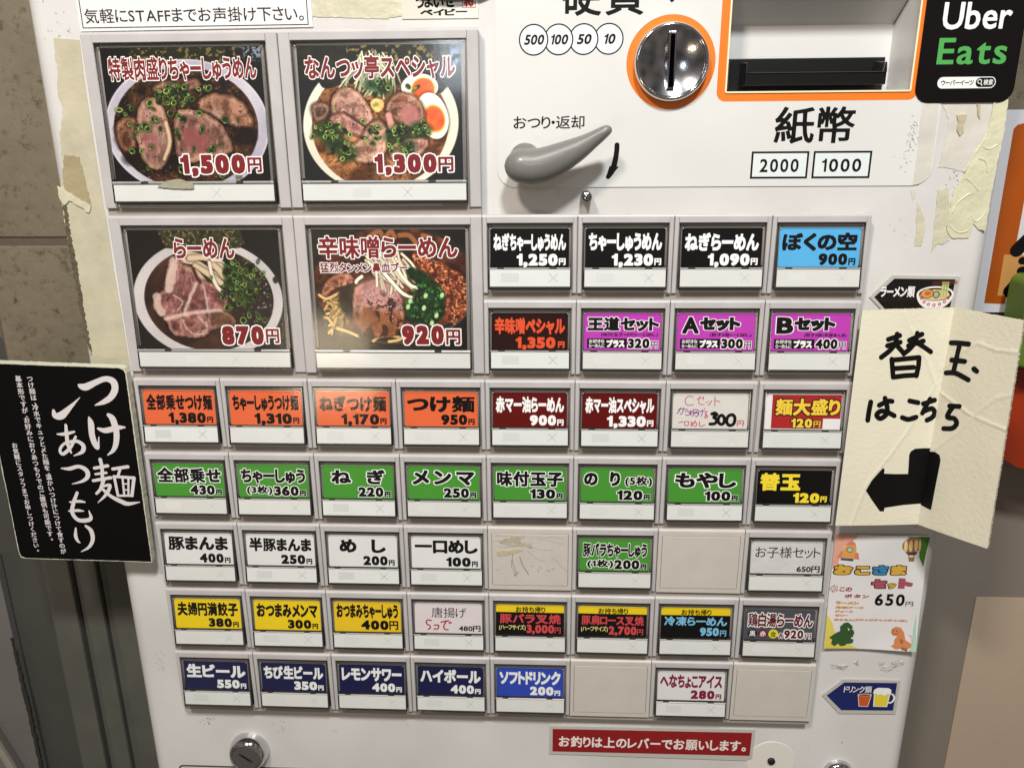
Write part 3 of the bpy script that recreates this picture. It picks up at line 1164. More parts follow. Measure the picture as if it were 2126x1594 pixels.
# row 2
OR = 'e0673d'
std(0, 2, OR, '全部乗せつけ麺', '1,380', BK, 'orange card for dipping noodles with all toppings at 1,380 yen')
std(1, 2, OR, 'ちゃーしゅうつけ麺', '1,310', BK, 'orange card for roast pork dipping noodles at 1,310 yen')
std(2, 2, OR, 'ねぎつけ麺', '1,170', BK, 'orange card for leek dipping noodles at 1,170 yen')
std(3, 2, OR, 'つけ麺', '950', BK, 'orange card for plain dipping noodles at 950 yen')
std(4, 2, '5e0f0c', '赤マー油らーめん', '900', WH, 'dark red card with white lettering at 900 yen')
std(5, 2, '5e0f0c', '赤マー油スペシャル', '1,330', WH, 'dark red card with white lettering at 1,330 yen')
e, G = button(6, 2, 'white handwritten set card in pink pen with a heavy black 300')
m_, place, w, h = card_base(G, col_mat('d6d3ca'))
PINK = mat('pink pen', 'c23b63', 0.5)
PURP = mat('violet pen', '8d2a86', 0.5)
rg = random.Random(3)
hw = homography([(140, 180), (930, 180), (910, 545), (115, 545)], [(0, 0), (w, 0), (w, h), (0, h)])


def pen(m_, place, hw, strokes, r, material, lift=0.06):
    for stq in strokes:
        L = [hw(x, y) + (r * 0.052,) for x, y in stq]
        m_.sheet(brush([smooth_line(L, 4)], max(0.09, r * 0.02)), material, lambda x, y: place(x, y, lift + random.random() * 0.02))


pen(m_, place, hw, [[(345, 218), (310, 205), (272, 228), (262, 268), (285, 298), (330, 298), (347, 288)], [(385, 237), (455, 216), (448, 242)], [(414, 208), (405, 255), (412, 286), (462, 292)],
                    [(480, 262), (490, 274)], [(507, 257), (513, 269)], [(540, 250), (525, 282), (500, 299)], [(575, 208), (572, 305)], [(575, 245), (625, 262)]], 4.2, PINK)
pen(m_, place, hw, [[(185, 347), (236, 336), (228, 380), (205, 395)], [(212, 328), (196, 360), (172, 386)], [(245, 328), (252, 348)], [(265, 338), (285, 345)], [(260, 368), (295, 362), (312, 388), (285, 405), (262, 400)],
                    [(320, 350), (318, 402)], [(300, 377), (338, 365)], [(345, 346), (385, 346), (380, 370), (347, 370), (345, 346)], [(335, 386), (395, 380), (386, 415), (366, 412)], [(357, 386), (332, 415)],
                    [(405, 350), (400, 400)], [(415, 366), (455, 356)], [(440, 345), (438, 388), (425, 415)]], 4.6, PURP)
pen(m_, place, hw, [[(460, 328), (466, 336)], [(462, 362), (490, 366), (470, 384), (488, 402), (462, 420)], [(470, 406), (492, 405), (490, 428), (466, 430)],
                    [(188, 480), (236, 471)], [(250, 476), (253, 510), (288, 506), (291, 470), (250, 476)], [(320, 470), (336, 508)], [(366, 458), (345, 500), (322, 517), (318, 498), (345, 478), (375, 484), (378, 508), (352, 523)],
                    [(412, 468), (406, 505), (430, 520), (464, 500)], [(810, 462), (806, 516)], [(810, 462), (872, 460), (866, 516)], [(838, 463), (837, 486)], [(812, 488), (866, 487)]], 4.4, PINK)
pen(m_, place, hw, [[(540, 388), (572, 378), (592, 396), (560, 422), (592, 448), (572, 488), (520, 494)], [(625, 408), (650, 402), (672, 432), (664, 484), (632, 495), (606, 468), (612, 426), (628, 408)],
                    [(722, 402), (762, 396), (784, 432), (768, 492), (722, 506), (696, 470), (704, 424), (724, 402)]], 17, INK, 0.10)
m_.build('price_card', e)
e, G = button(7, 2, 'red and white card with yellow lettering for extra noodles, 120 yen', dx=0.7)
m_, place, w, h = card_base(G, col_mat('e6e2e0'))
R_ = col_mat('a82a2a')
m_.mesh([place(3.6, 0.2, .03), place(w - 0.2, 0.2, .03), place(w - 0.2, 13.6, .03), place(3.6, 13.6, .03)], [(0, 1, 2, 3)], R_)
m_.mesh([place(3.6, 13.6, .03), place(31.8, 13.6, .03), place(31.8, 19.4, .03), place(3.6, 19.4, .03)], [(0, 1, 2, 3)], R_)
Yl = mat('yellow print', 'f0cb3c', 0.5)
DG = mat('dark glow print', '3a0f0c', 0.5)
text(m_, '麺大盛り', (5.6, 40.6, 2.4, 11.9), Yl, place, weight=0.045, outline=DG, ow=0.07, track=0.05)
text(m_, '120', (14.6, 26.0, 13.6, 18.9), Yl, place, weight=0.05, outline=DG, ow=0.09)
text(m_, '円', (26.8, 30.6, 15.0, 18.7), Yl, place, weight=0.02, outline=DG, ow=0.1)
m_.build('price_card', e)

# row 3
GR = '479133'
std(0, 3, GR, '全部乗せ', '430', BK, 'green card for all toppings at 430 yen', WH)
e, G = button(1, 3, 'green card for three slices of roast pork at 360 yen')
m_, place, w, h = card_base(G, col_mat(GR))
name_(m_, place, 'ちゃーしゅう', INK, WHITEINK, box=(1.6, 39.7, 2.6, 11.4))
text(m_, '(3枚)', (4.6, 19.8, 12.8, 18.4), INK, place, weight=0.055, outline=WHITEINK, ow=0.07)
price(m_, place, '360', INK, WHITEINK)
m_.build('price_card', e)
std(2, 3, GR, 'ね ぎ', '220', BK, 'green card for leek topping at 220 yen', WH, box=(5, 36.6, 2.3, 11.2), space=0.75)
std(3, 3, GR, 'メ ン マ', '250', BK, 'green card for bamboo shoots at 250 yen', WH, box=(2.6, 38.6, 2.3, 11.2), space=0.2)
std(4, 3, GR, '味付玉子', '130', BK, 'green card for seasoned egg at 130 yen', WH)
e, G = button(5, 3, 'green card for five sheets of seaweed at 120 yen')
m_, place, w, h = card_base(G, col_mat(GR))
text(m_, 'の り', (1.7, 22.4, 2.0, 10.6), INK, place, weight=0.06, outline=WHITEINK, ow=0.05, space=0.75)
text(m_, '(5枚)', (25.2, 40.6, 4.4, 10.8), INK, place, weight=0.05, outline=WHITEINK, ow=0.06)
price(m_, place, '120', INK, WHITEINK)
m_.build('price_card', e)
std(6, 3, GR, 'もやし', '100', BK, 'green card for bean sprouts at 100 yen', WH, box=(3.6, 38.2, 2.0, 11.2))
std(7, 3, C_BLACK, '替玉', '120', 'f0d837', 'black card with yellow lettering for a noodle refill, 120 yen', box=(1.6, 24.2, 1.8, 12.3), y0=13.4, y1=19.4)

# row 4
CW = 'dcdcd9'
std(0, 4, CW, '豚まんま', '400', BK, 'white card for pork rice at 400 yen', box=(2.0, 38.6, 2.2, 11.0))
std(1, 4, CW, '半豚まんま', '250', BK, 'white card for half pork rice at 250 yen', box=(1.8, 39.5, 2.2, 11.0))
std(2, 4, CW, 'め し', '200', BK, 'white card for plain rice at 200 yen', box=(6.6, 34.5, 2.4, 11.0), space=0.75)
std(3, 4, CW, '一口めし', '100', BK, 'white card for a bite of rice at 100 yen', box=(2.0, 39.6, 2.0, 10.6))
e, G = button(5, 4, 'green card for one slice of pork belly at 200 yen')
m_, place, w, h = card_base(G, col_mat(GR))
name_(m_, place, '豚バラちゃーしゅう', INK, WHITEINK, box=(2.0, 39.7, 2.4, 11.4))
text(m_, '(1枚)', (4.6, 20.0, 12.9, 18.4), INK, place, weight=0.055, outline=WHITEINK, ow=0.07)
price(m_, place, '200', INK, WHITEINK)
m_.build('price_card', e)
e, G = button(7, 4, 'plain white card with thin black lettering for the kids set at 650 yen')
m_, place, w, h = card_base(G, mat('wrinkled paper', 'cfcfcb', 0.5, bump=0.4, bscale=160, var=0.05, vscale=60))
text(m_, 'お子様セット', (2.6, 40.2, 3.2, 10.2), INKTHIN, place, weight=0.004, track=0.06)
text(m_, '650円', (27.0, 40.4, 15.0, 19.0), INK, place, weight=0.03, track=0.03)
m_.build('price_card', e)

# row 5
YE = 'e6c81c'
std(0, 5, YE, '夫婦円満餃子', '380', BK, 'yellow card for dumplings at 380 yen')
std(1, 5, YE, 'おつまみメンマ', '300', BK, 'yellow card for snack bamboo shoots at 300 yen')
e, G = button(2, 5, 'yellow card for snack roast pork at 400 yen')
m_, place, w, h = card_base(G, col_mat('e2bd24'))
name_(m_, place, 'おつまみちゃーしゅう', INK, box=(1.6, 39.7, 1.6, 11.2))
text(m_, '400', (16.6, 33.6, 12.3, 18.6), INK, place, weight=0.065, track=0.05)
text(m_, '円', (34.0, 39.6, 12.5, 18.4), INK, place, weight=0.035)
m_.build('price_card', e)
e, G = button(3, 5, 'pinkish white card with thin lettering and red handwriting, 480 yen')
m_, place, w, h = card_base(G, mat('pinkish paper', 'd8cfcf', 0.5, bump=0.3, bscale=140))
text(m_, '唐揚げ', (10.4, 31.8, 2.8, 9.6), INKTHIN, place, weight=0.002, track=0.06)
hw = homography([(1085, 1000), (1890, 990), (1890, 1340), (1095, 1340)], [(0, 0), (w, 0), (w, h), (0, h)])
pen(m_, place, hw, [[(1282, 1200), (1242, 1194), (1222, 1214), (1236, 1242), (1266, 1258), (1270, 1284), (1246, 1301)], [(1318, 1252), (1366, 1250), (1360, 1290), (1314, 1293)],
                    [(1396, 1216), (1450, 1202), (1490, 1196)], [(1462, 1205), (1436, 1240), (1430, 1278), (1450, 1299), (1482, 1298)], [(1494, 1216), (1500, 1227)], [(1511, 1211), (1518, 1222)]], 8, mat('red pen', 'a3222f', 0.5))
text(m_, '480円', (27.0, 40.4, 14.6, 18.6), INK, place, weight=0.03, track=0.03)
m_.build('price_card', e)


def takeout(col, s, fg, par, pr, label, pw, nbox):
    e, G = button(col, 5, label)
    m_, place, w, h = card_base(G, col_mat(C_BLACK))
    m_.mesh([place(0, 0, .03), place(w, 0, .03), place(w, 5.0, .03), place(0, 5.0, .03)], [(0, 1, 2, 3)], col_mat(YE))
    text(m_, 'お持ち帰り', (12.0, 30.0, 1.2, 5.0), INK, place, weight=0.03, track=0.06, lift=0.07)
    F = mat('print fg ' + fg, fg, 0.5, spec=0.2)
    text(m_, s, nbox, F, place, weight=0.035, track=0.06)
    if par:
        text(m_, par, (1.8, 18.0, 13.2, 17.2), mat('pale yellow print', 'e9e38c', 0.5), place, weight=0.012, track=0.03)
        text(m_, pr, (18.6, 35.4, 13.0, 19.4), F, place, weight=0.055, track=0.04)
    else:
        text(m_, pr, (23.6, 35.0, 13.0, 18.4), F, place, weight=0.055, track=0.04)
    text(m_, '円', (35.7, 39.4, 14.6, 18.6), F, place, weight=0.02)
    m_.build('price_card', e)


takeout(4, '豚バラ叉焼', 'c74549', '(ハーフサイズ)', '3,000', 'black takeout card with yellow band and red lettering, 3,000 yen', 0, (2.2, 39.4, 6.0, 12.4))
takeout(5, '豚肩ロース叉焼', 'c74549', '(ハーフサイズ)', '2,700', 'black takeout card with yellow band and red lettering, 2,700 yen', 0, (2.0, 39.6, 6.0, 12.4))
takeout(6, '冷凍らーめん', '78b9d8', None, '950', 'black takeout card with yellow band and light blue lettering, 950 yen', 0, (2.0, 39.6, 5.8, 12.0))
e, G = button(7, 5, 'grey card with dark red lettering and three coloured discs at 920 yen')
m_, place, w, h = card_base(G, col_mat('4c4e55'))
DR = mat('maroon print', '5c1015', 0.5)
text(m_, '鶏白湯らーめん', (1.9, 40.4, 2.4, 11.6), DR, place, weight=0.04, outline=WHITEINK, ow=0.06, track=0.05)
for i, (cx_, c_, t_, tc_) in enumerate(((5.0, '141313', '黒', WHITEINK), (11.2, '6a1013', '赤', WHITEINK), (17.4, 'e3d531', '金', INK))):
    m_.mesh([place(x, y, 0.05) for x, y in circ(cx_, 16.0, 2.9, 24)], [tuple(range(24))], mat('disc ' + c_, c_, 0.5))
    text(m_, t_, (cx_ - 1.8, cx_ + 1.8, 14.2, 17.8), tc_, place, weight=0.015, lift=0.09)
text(m_, '各', (20.4, 23.6, 15.4, 18.8), DR, place, weight=0.03, outline=WHITEINK, ow=0.09)
text(m_, '920', (23.8, 35.2, 13.2, 18.8), DR, place, weight=0.05, outline=WHITEINK, ow=0.08)
text(m_, '円', (36.2, 39.8, 15.2, 18.8), DR, place, weight=0.02, outline=WHITEINK, ow=0.09)
m_.build('price_card', e)

# row 6
NV = '171a44'
std(0, 6, NV, '生ビール', '550', 'e4e7e4', 'navy card for draught beer at 550 yen')
std(1, 6, NV, 'ちび生ビール', '350', 'e4e7e4', 'navy card for small draught beer at 350 yen')
std(2, 6, NV, 'レモンサワー', '400', 'e4e7e4', 'navy card for lemon sour at 400 yen')
std(3, 6, NV, 'ハイボール', '400', 'e4e7e4', 'navy card for highball at 400 yen, last of the navy cards')
std(4, 6, '2b45a8', 'ソフトドリンク', '200', 'e4e7e4', 'bright blue card for soft drinks at 200 yen')
std(6, 6, 'd9d9d6', 'へなちょこアイス', '280', '7e1235', 'white card with maroon lettering for ice cream at 280 yen', w=0.045)


# blank buttons
def blank(col, row, label):
    e = empty('blank_button', (MO[0] + col * 50, MO[1], MO[2] - row * PITCH), machine)
    e['label'] = label
    key = ('blank', 'frame')
    if key not in MESHES:
        m_ = MB()
        tb = 1.5
        pr = [(tb - tb * math.sin(math.pi / 2 * k / 5), tb - tb * math.cos(math.pi / 2 * k / 5)) for k in range(6)] + [(0, 2.2)]
        for p, q in zip(pr, pr[1:]):
            m_.mesh([(0.22, p[1], -p[0]), (49.78, p[1], -p[0]), (49.78, q[1], -q[0]), (0.22, q[1], -q[0])], [(0, 1, 2, 3)], M_BLANK)
        H = 41.4
        m_.plate([[(0.22, -tb), (49.78, -tb), (49.78, -H), (0.22, -H)], rrect(2.3, 47.7, -38.6, -4.0, 0.6, 3)], 0, 6, M_BLANK)
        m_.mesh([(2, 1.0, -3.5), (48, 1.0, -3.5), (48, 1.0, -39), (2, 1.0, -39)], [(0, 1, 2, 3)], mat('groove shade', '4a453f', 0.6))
        MESHES[key] = m_.build('frame', e)
        m_ = MB()
        m_.plate([rrect(2.5, 47.5, -38.4, -4.3, 0.6, 3)], -0.25, 1.0, M_BLANK)
        MESHES[('blank', 'panel')] = m_.build('blank_panel', e, bevel=0.22)
    else:
        for nm in ('frame', 'panel'):
            o_ = MESHES[('blank', nm)].copy()
            COL.objects.link(o_)
            o_.parent = e
    return e


b44 = blank(4, 4, 'blank button with scuffs and torn tape left on it')
blank(6, 4, 'clean blank button between the green and the thin lettered card')
blank(5, 6, 'blank button between the bright blue and the ice cream card')
blank(7, 6, 'blank button in the bottom right corner')


# ---------------------------------------------------------------- printed food photographs
class Paint:
    def __init__(self, quad, nx=300, ny=236, w=82.0, h=64.6):
        self.w, self.h = w, h
        f = homography([(0, 0), (w, 0), (w, h), (0, h)], quad)
        u, v = np.meshgrid(np.linspace(0, w, nx), np.linspace(0, h, ny))
        self.u, self.v = u, v
        self.x, self.y = f(u, v)
        self.to = homography(quad, [(0, 0), (w, 0), (w, h), (0, h)])
        self.c = np.zeros(u.shape + (3,))
        self.gain = 1.0
        self.rs = np.random.RandomState(5)
        self.px = (self.x[:, 1:] - self.x[:, :-1]).mean()

    def noise(self, scale, seed=0, octaves=4, stretch=(1, 1)):
        out = np.zeros(self.x.shape)
        amp, tot = 1.0, 0.0
        for k in range(octaves):
            s = scale / 2 ** k
            X = self.x / (s * stretch[0]) + 50; Y = self.y / (s * stretch[1]) + 50
            rs = np.random.RandomState(seed * 17 + k)
            g = rs.rand(64, 64)
            xi = np.floor(X).astype(int); yi = np.floor(Y).astype(int)
            fx = X - xi; fy = Y - yi
            fx = fx * fx * (3 - 2 * fx); fy = fy * fy * (3 - 2 * fy)
            a = g[yi % 64, xi % 64]; b_ = g[yi % 64, (xi + 1) % 64]; c = g[(yi + 1) % 64, xi % 64]; d = g[(yi + 1) % 64, (xi + 1) % 64]
            out += amp * ((a * (1 - fx) + b_ * fx) * (1 - fy) + (c * (1 - fx) + d * fx) * fy)
            tot += amp
            amp *= 0.55
        return out / tot

    def blend(self, m_, col):
        col = np.asarray(col, float)
        m_ = np.clip(m_, 0, 1)[..., None]
        self.c = self.c * (1 - m_) + col * m_

    def tone(self, c0, c1, n):
        n = np.clip(n, 0, 1)[..., None]
        return np.array(c0, float) * (1 - n) + np.array(c1, float) * n

    def edge(self, d, soft=3.0):
        return np.clip(0.5 - d / (2 * soft), 0, 1)

    def ell(self, cx, cy, rx, ry, ang=0.0):
        a = math.radians(ang)
        X = (self.x - cx) * math.cos(a) + (self.y - cy) * math.sin(a)
        Y = -(self.x - cx) * math.sin(a) + (self.y - cy) * math.cos(a)
        r = np.hypot(X / rx, Y / ry)
        return (r - 1) * min(rx, ry)

    def poly(self, pts, warp=0.0, ws=60, seed=1):
        x, y = self.x, self.y
        if warp:
            sx, sy = self.x, self.y
            self_x = sx + (self.noise(ws, seed) - 0.5) * warp
            self_y = sy + (self.noise(ws, seed + 31) - 0.5) * warp
            x, y = self_x, self_y
        n = len(pts)
        P = []
        for i in range(n):                       # rounded corners by Chaikin
            a, b_ = pts[i], pts[(i + 1) % n]
            P.append((a[0] * .75 + b_[0] * .25, a[1] * .75 + b_[1] * .25))
            P.append((a[0] * .25 + b_[0] * .75, a[1] * .25 + b_[1] * .75))
        segs = [(P[i][0], P[i][1], P[(i + 1) % len(P)][0], P[(i + 1) % len(P)][1]) for i in range(len(P))]
        d = seg_dist(x, y, segs)
        return np.where(inside(x, y, segs), -d, d)

    def line(self, pts, r, col, soft=3.0, shade=True):
        L = smooth_line([(p[0], p[1], r) for p in pts])
        segs = [(a[0], a[1], b_[0], b_[1], r, r) for a, b_ in zip(L, L[1:])]
        d = seg_dist(self.x, self.y, segs)
        if shade:
            self.blend(self.edge(d - r * 0.5, soft + 2) * 0.45, np.array(col) * 0.35)
        self.blend(self.edge(d, soft), col)
        if shade:
            self.blend(self.edge(d + r * 0.75, r * 0.5) * 0.55, np.minimum(np.array(col) * 1.14, 255))

    def ring(self, cx, cy, r, th, col, squash=0.75, ang=0, fill=None):
        R_ = r * 2.0
        if cx + R_ < self.x.min() or cx - R_ > self.x.max():
            return
        d = self.ell(cx, cy, r, r * squash, ang)
        if fill is not None:
            self.blend(self.edge(d, 2) * 0.75, fill)
        self.blend(self.edge(d - 3, 5) * 0.35, (14, 18, 8))
        self.blend(self.edge(np.abs(d + th) - th * 0.8, 2.5) * 0.85, col)
        a_ = math.radians(ang + 70)
        self.blend(self.edge(np.hypot(self.x - cx - r * .6 * math.cos(a_), self.y - cy - r * .6 * math.sin(a_)) - r * .3, 3) * self.edge(np.abs(d + th) - th * 0.6, 2) * 0.8, np.minimum(np.array(col) * 1.6 + 20, 235))

    def scallions(self, spots, seed, rmin=12, rmax=24, dark=0.45, th=5):
        rs = np.random.RandomState(seed)
        for cx, cy in spots:
            g = rs.rand()
            col = np.array([126, 166, 78]) * (dark * 0.8 + (1.2 - dark * 0.8) * g) + np.array([60, 45, 30]) * rs.rand() ** 3
            self.ring(cx, cy, rs.uniform(rmin, rmax), th * rs.uniform(.6, 1), col, rs.uniform(.5, .95), rs.uniform(0, 180),
                      fill=col * 0.40 if rs.rand() > 0.3 else None)

    def meat(self, pts, base, seed, rim=(95, 55, 32), warp=22, dark=1.0):
        """slice of roast pork: dark outline, fat rim, marbled fibres and wet glints"""
        base = np.array(base, float) * 0.93
        d = self.poly(pts, warp, 70, seed)
        self.blend(self.edge(d - 9, 14) * 0.6, (22, 14, 9))
        f = self.noise(75, seed, 5)
        s = self.noise(26, seed + 3, 4, (1, 3.4))
        c = self.tone(base * 0.72 * dark, np.minimum(base * 1.22 * dark, 250), (f - 0.22) * 1.75)
        m_ = self.edge(d, 3)
        self.c = self.c * (1 - m_[..., None]) + c * m_[..., None]
        g = self.noise(40, seed + 13, 4, (3.0, 1))
        xs_, ys_ = [p[0] for p in pts], [p[1] for p in pts]
        u_ = (self.x - min(xs_)) / (max(xs_) - min(xs_)); v_ = (self.y - min(ys_)) / (max(ys_) - min(ys_))
        rs_ = np.random.RandomState(seed)
        ph = rs_.uniform(0, 6)
        fold = np.sin((u_ * math.cos(ph) + v_ * math.sin(ph)) * 9 + (f - .5) * 9)
        self.blend(m_ * np.clip(-fold - 0.35, 0, 1) * 0.40, base * 0.42)
        self.blend(m_ * np.clip(fold - 0.45, 0, 1) * 0.50, (228, 198, 180))
        ln = np.abs(np.sin((u_ * math.sin(ph) - v_ * math.cos(ph)) * 5.5 + (s - .5) * 3.5 + ph))
        self.blend(m_ * np.clip(0.10 - ln, 0, 0.1) * 6.5, (92, 48, 38))
        self.blend(m_ * np.clip((s - 0.55) * 6, 0, 1) * 0.42, (214, 184, 165))
        self.blend(m_ * np.clip((g - 0.60) * 7, 0, 1) * 0.45, base * 0.5)
        self.blend(m_ * self.edge(np.abs(-d - 20) - 9, 9) * 0.40, (216, 188, 160))
        self.blend(m_ * self.edge(-d - 8, 10) * 0.62, rim)
        self.blend(m_ * np.clip((self.noise(16, seed + 9, 2) - 0.72) * 8, 0, 1) * 0.6, base * 0.28)
        self.blend(m_ * np.clip((self.noise(14, seed + 29, 2) - 0.80) * 12, 0, 1) * np.clip((f - .45) * 4, 0, 1) * 0.8, (245, 232, 225))

    def speck(self, m_, scale, thr, col, seed, amt=0.8):
        self.blend(m_ * np.clip((self.noise(scale, seed, 3) - thr) * 12, 0, 1) * amt, col)

    def build(self, parent, G, name='photo_print'):
        ny, nx = self.x.shape
        x0, x1, y0, y1 = G.card
        X = (x0 + self.u).ravel(); Yd = (y0 + self.v).ravel()
        t = (Yd - G.c[2]) / (G.c[3] - G.c[2])
        D = G.t0 + (G.t1 - G.t0) * t + 0.70
        co = np.stack([X, D, -Yd], 1) * MM
        me = bpy.data.meshes.new(name)
        idx = np.arange(nx * ny).reshape(ny, nx)
        q = np.stack([idx[:-1, :-1], idx[:-1, 1:], idx[1:, 1:], idx[1:, :-1]], -1).reshape(-1, 4)
        me.vertices.add(nx * ny)
        me.vertices.foreach_set('co', co.astype(np.float32).ravel())
        me.loops.add(q.size)
        me.loops.foreach_set('vertex_index', q.ravel().astype(np.int32))
        me.polygons.add(len(q))
        me.polygons.foreach_set('loop_start', (np.arange(len(q)) * 4).astype(np.int32))
        me.update(calc_edges=True)
        a = me.color_attributes.new('print', 'FLOAT_COLOR', 'POINT')
        c = np.clip(self.c, 0, 255) / 255
        g_ = c.mean(-1, keepdims=True)
        c = np.clip(g_ + (c - g_) * 0.88, 0, 1)
        c = np.clip(c ** 1.22 * self.gain, 0, 1)
        c = np.clip((c - 0.03) * 1.05, 0, 1)
        c = np.clip(c * (1 + (self.noise(11, 77, 2)[..., None] - 0.5) * 0.07), 0, 1)
        c = np.where(c <= 0.04045, c / 12.92, ((c + 0.055) / 1.055) ** 2.4)
        rgba = np.concatenate([c.reshape(-1, 3), np.ones((nx * ny, 1))], 1)
        a.data.foreach_set('color', rgba.astype(np.float32).ravel())
        if 'photo print' not in MATS:
            MATS['photo print'] = attr_mat('photo print')
        me.materials.append(MATS['photo print'])
        o_ = bpy.data.objects.new(name, me)
        COL.objects.link(o_)
        o_.parent = parent
        return o_


def photo_button(col, row, label, P, title, tbox, pr, pbox, ybox, sub=None, tw=0.034):
    e, G = button(col, row, label, big=True)
    P.build(e, G, 'food_photo')
    m_ = MB()
    x0, x1, y0, y1 = G.card
    place = lambda x, y, lift=0: (x0 + x, G.D(y0 + y) + 0.66 - lift, -(y0 + y))
    w, h = x1 - x0, y1 - y0
    S = lambda b4: (b4[0] * w, b4[1] * w, b4[2] * h, b4[3] * h)
    text(m_, title, S(tbox), REDINK, place, weight=tw, outline=WHITEINK, ow=0.045, track=0.08)
    if sub:
        text(m_, sub[0], S(sub[1]), REDINK, place, weight=0.03, outline=WHITEINK, ow=0.07, track=0.08)
    text(m_, pr, S(pbox), REDINK, place, weight=0.075, outline=WHITEINK, ow=0.055, track=0.10)
    text(m_, '円', S(ybox), REDINK, place, weight=0.035, outline=WHITEINK, ow=0.075)
    m_.build('lettering', e)
    return e


# photo A: pork slices over dark soup in a lavender white bowl
P = Paint([(603, 288), (1645, 270), (1716, 1130), (722, 1131)])
P.c[:] = (30, 27, 25)
P.blend(P.edge(P.poly([(790, 230), (1420, 230), (1420, 385), (1100, 420), (800, 390)], 20), 6), (52, 50, 28))
P.speck(P.edge(P.poly([(780, 230), (1560, 230), (1500, 400), (800, 400)]), 10), 22, 0.56, (150, 140, 80), 4)
P.speck(P.edge(P.ell(1600, 300, 80, 60), 20), 14, 0.5, (170, 185, 200), 9)  # blue-white cover glare painted into the print's top right corner
bo = P.ell(1176, 785, 530, 430, 6)
P.blend(P.edge(bo), P.tone((172, 166, 182), (212, 206, 212), P.noise(260, 2, 2)))
P.blend(P.edge(np.abs(bo + 5) - 4, 3) * 0.6, (225, 222, 228))
so_ = P.ell(1168, 790, 466, 384, 6)
P.blend(P.edge(so_), P.tone((44, 28, 20), (132, 86, 50), (P.noise(70, 3, 5) - 0.3) * 1.9))
P.speck(P.edge(so_), 16, 0.62, (24, 16, 12), 6, 0.8)
P.speck(P.edge(so_), 13, 0.70, (190, 150, 105), 8, 0.6)
P.meat([(940, 520), (1050, 480), (1110, 520), (1080, 600), (960, 600)], (140, 92, 70), 21)
P.meat([(1130, 500), (1240, 470), (1260, 530), (1170, 570)], (150, 95, 80), 22)
P.meat([(1230, 620), (1330, 570), (1450, 580), (1550, 640), (1605, 740), (1580, 800), (1460, 790), (1350, 730), (1250, 680)], (176, 122, 92), 23)
P.meat([(702, 770), (780, 715), (870, 740), (860, 900), (800, 960), (722, 900)], (138, 84, 58), 24)
P.meat([(1085, 680), (1200, 672), (1330, 715), (1420, 800), (1472, 900), (1460, 960), (1360, 970), (1250, 1010), (1120, 1020), (1095, 900)], (186, 132, 116), 25, rim=(150, 95, 62))
P.blend(P.edge(P.poly([(1150, 790), (1220, 780), (1300, 850), (1330, 920), (1240, 960), (1150, 900)], 30), 14) * 0.8, (158, 92, 90))
P.meat([(860, 640), (945, 590), (1010, 640), (1062, 770), (1078, 890), (1050, 1000), (990, 1070), (920, 1040), (870, 960), (845, 800)], (188, 138, 122), 26, rim=(160, 120, 80))
P.line([(1035, 760), (1062, 880), (1030, 990)], 12, (214, 186, 150), 5)
P.blend(P.edge(P.poly([(890, 830), (960, 810), (1000, 900), (960, 980), (880, 930)], 30), 14) * 0.7, (166, 104, 104))
for q in ((870, 560, 38), (820, 985, 55), (1545, 850, 75), (1480, 1010, 70), (1095, 990, 40), (1180, 1070, 60)):
    P.blend(P.edge(P.ell(q[0], q[1], q[2], q[2] * 0.75), 18) * 0.8, (26, 18, 16))
rs = np.random.RandomState(4)
for k in range(60):
    a, r = rs.uniform(0, 6.28), rs.uniform(0, 1) ** .6
    P.scallions([(1090 + 120 * r * math.cos(a), 590 + 75 * r * math.sin(a))], 100 + k, 12, 24)
P.scallions([(735, 680), (815, 670), (775, 705), (800, 770), (850, 820), (850, 780), (875, 800), (830, 840), (930, 635), (955, 675), (950, 740), (975, 740), (1065, 700), (1120, 720),
             (1150, 740), (1250, 700), (1270, 805), (1105, 820), (1120, 850), (1215, 930), (1340, 920), (1395, 900), (945, 915), (925, 1050), (1140, 1060), (1290, 535), (1245, 545),
             (1420, 740), (1000, 800), (1430, 750), (900, 780), (920, 800), (1310, 540), (1330, 940), (820, 940), (880, 940), (1510, 1110), (1400, 1090)], 8, 16, 28)
photo_button(0, -2, 'large photo button of pork slices in dark soup at 1,500 yen', P, '特製肉盛りちゃーしゅうめん', (0.04, 0.965, 0.065, 0.24), '1,500', (0.43, 0.845, 0.795, 0.965), (0.86, 0.95, 0.82, 0.935))

# photo B: pork, two egg halves and leek shreds in a cream bowl
P = Paint([(158, 308), (1390, 300), (1428, 1313), (243, 1316)])
P.gain = 1.2
P.c[:] = (38, 38, 40)
bo = P.ell(803, 890, 582, 520)
P.blend(P.edge(bo), P.tone((188, 182, 164), (220, 215, 198), P.noise(300, 2, 2)))
so_ = P.ell(798, 900, 512, 480)
P.blend(P.edge(so_), P.tone((96, 58, 32), (206, 150, 98), (P.noise(90, 3, 5) - 0.3) * 1.9))
P.speck(P.edge(so_), 16, 0.63, (60, 36, 22), 6, 0.8)
no = P.poly([(150, 200), (1420, 200), (1420, 560), (1300, 610), (1240, 680), (1100, 620), (900, 600), (600, 590), (480, 610), (370, 640), (320, 560), (150, 560)], 14)
P.blend(P.edge(no), P.tone((34, 33, 30), (62, 58, 44), P.noise(60, 7, 4)))
P.speck(P.edge(P.poly([(500, 280), (1380, 280), (1330, 430), (560, 430)]), 14), 26, 0.60, (170, 158, 90), 12, 0.7)
P.speck(P.edge(P.ell(1350, 380, 50, 110), 26), 20, 0.40, (150, 172, 200), 13, 0.8)  # pale blue reflection on the cover, put into the print colour
rs = np.random.RandomState(2)
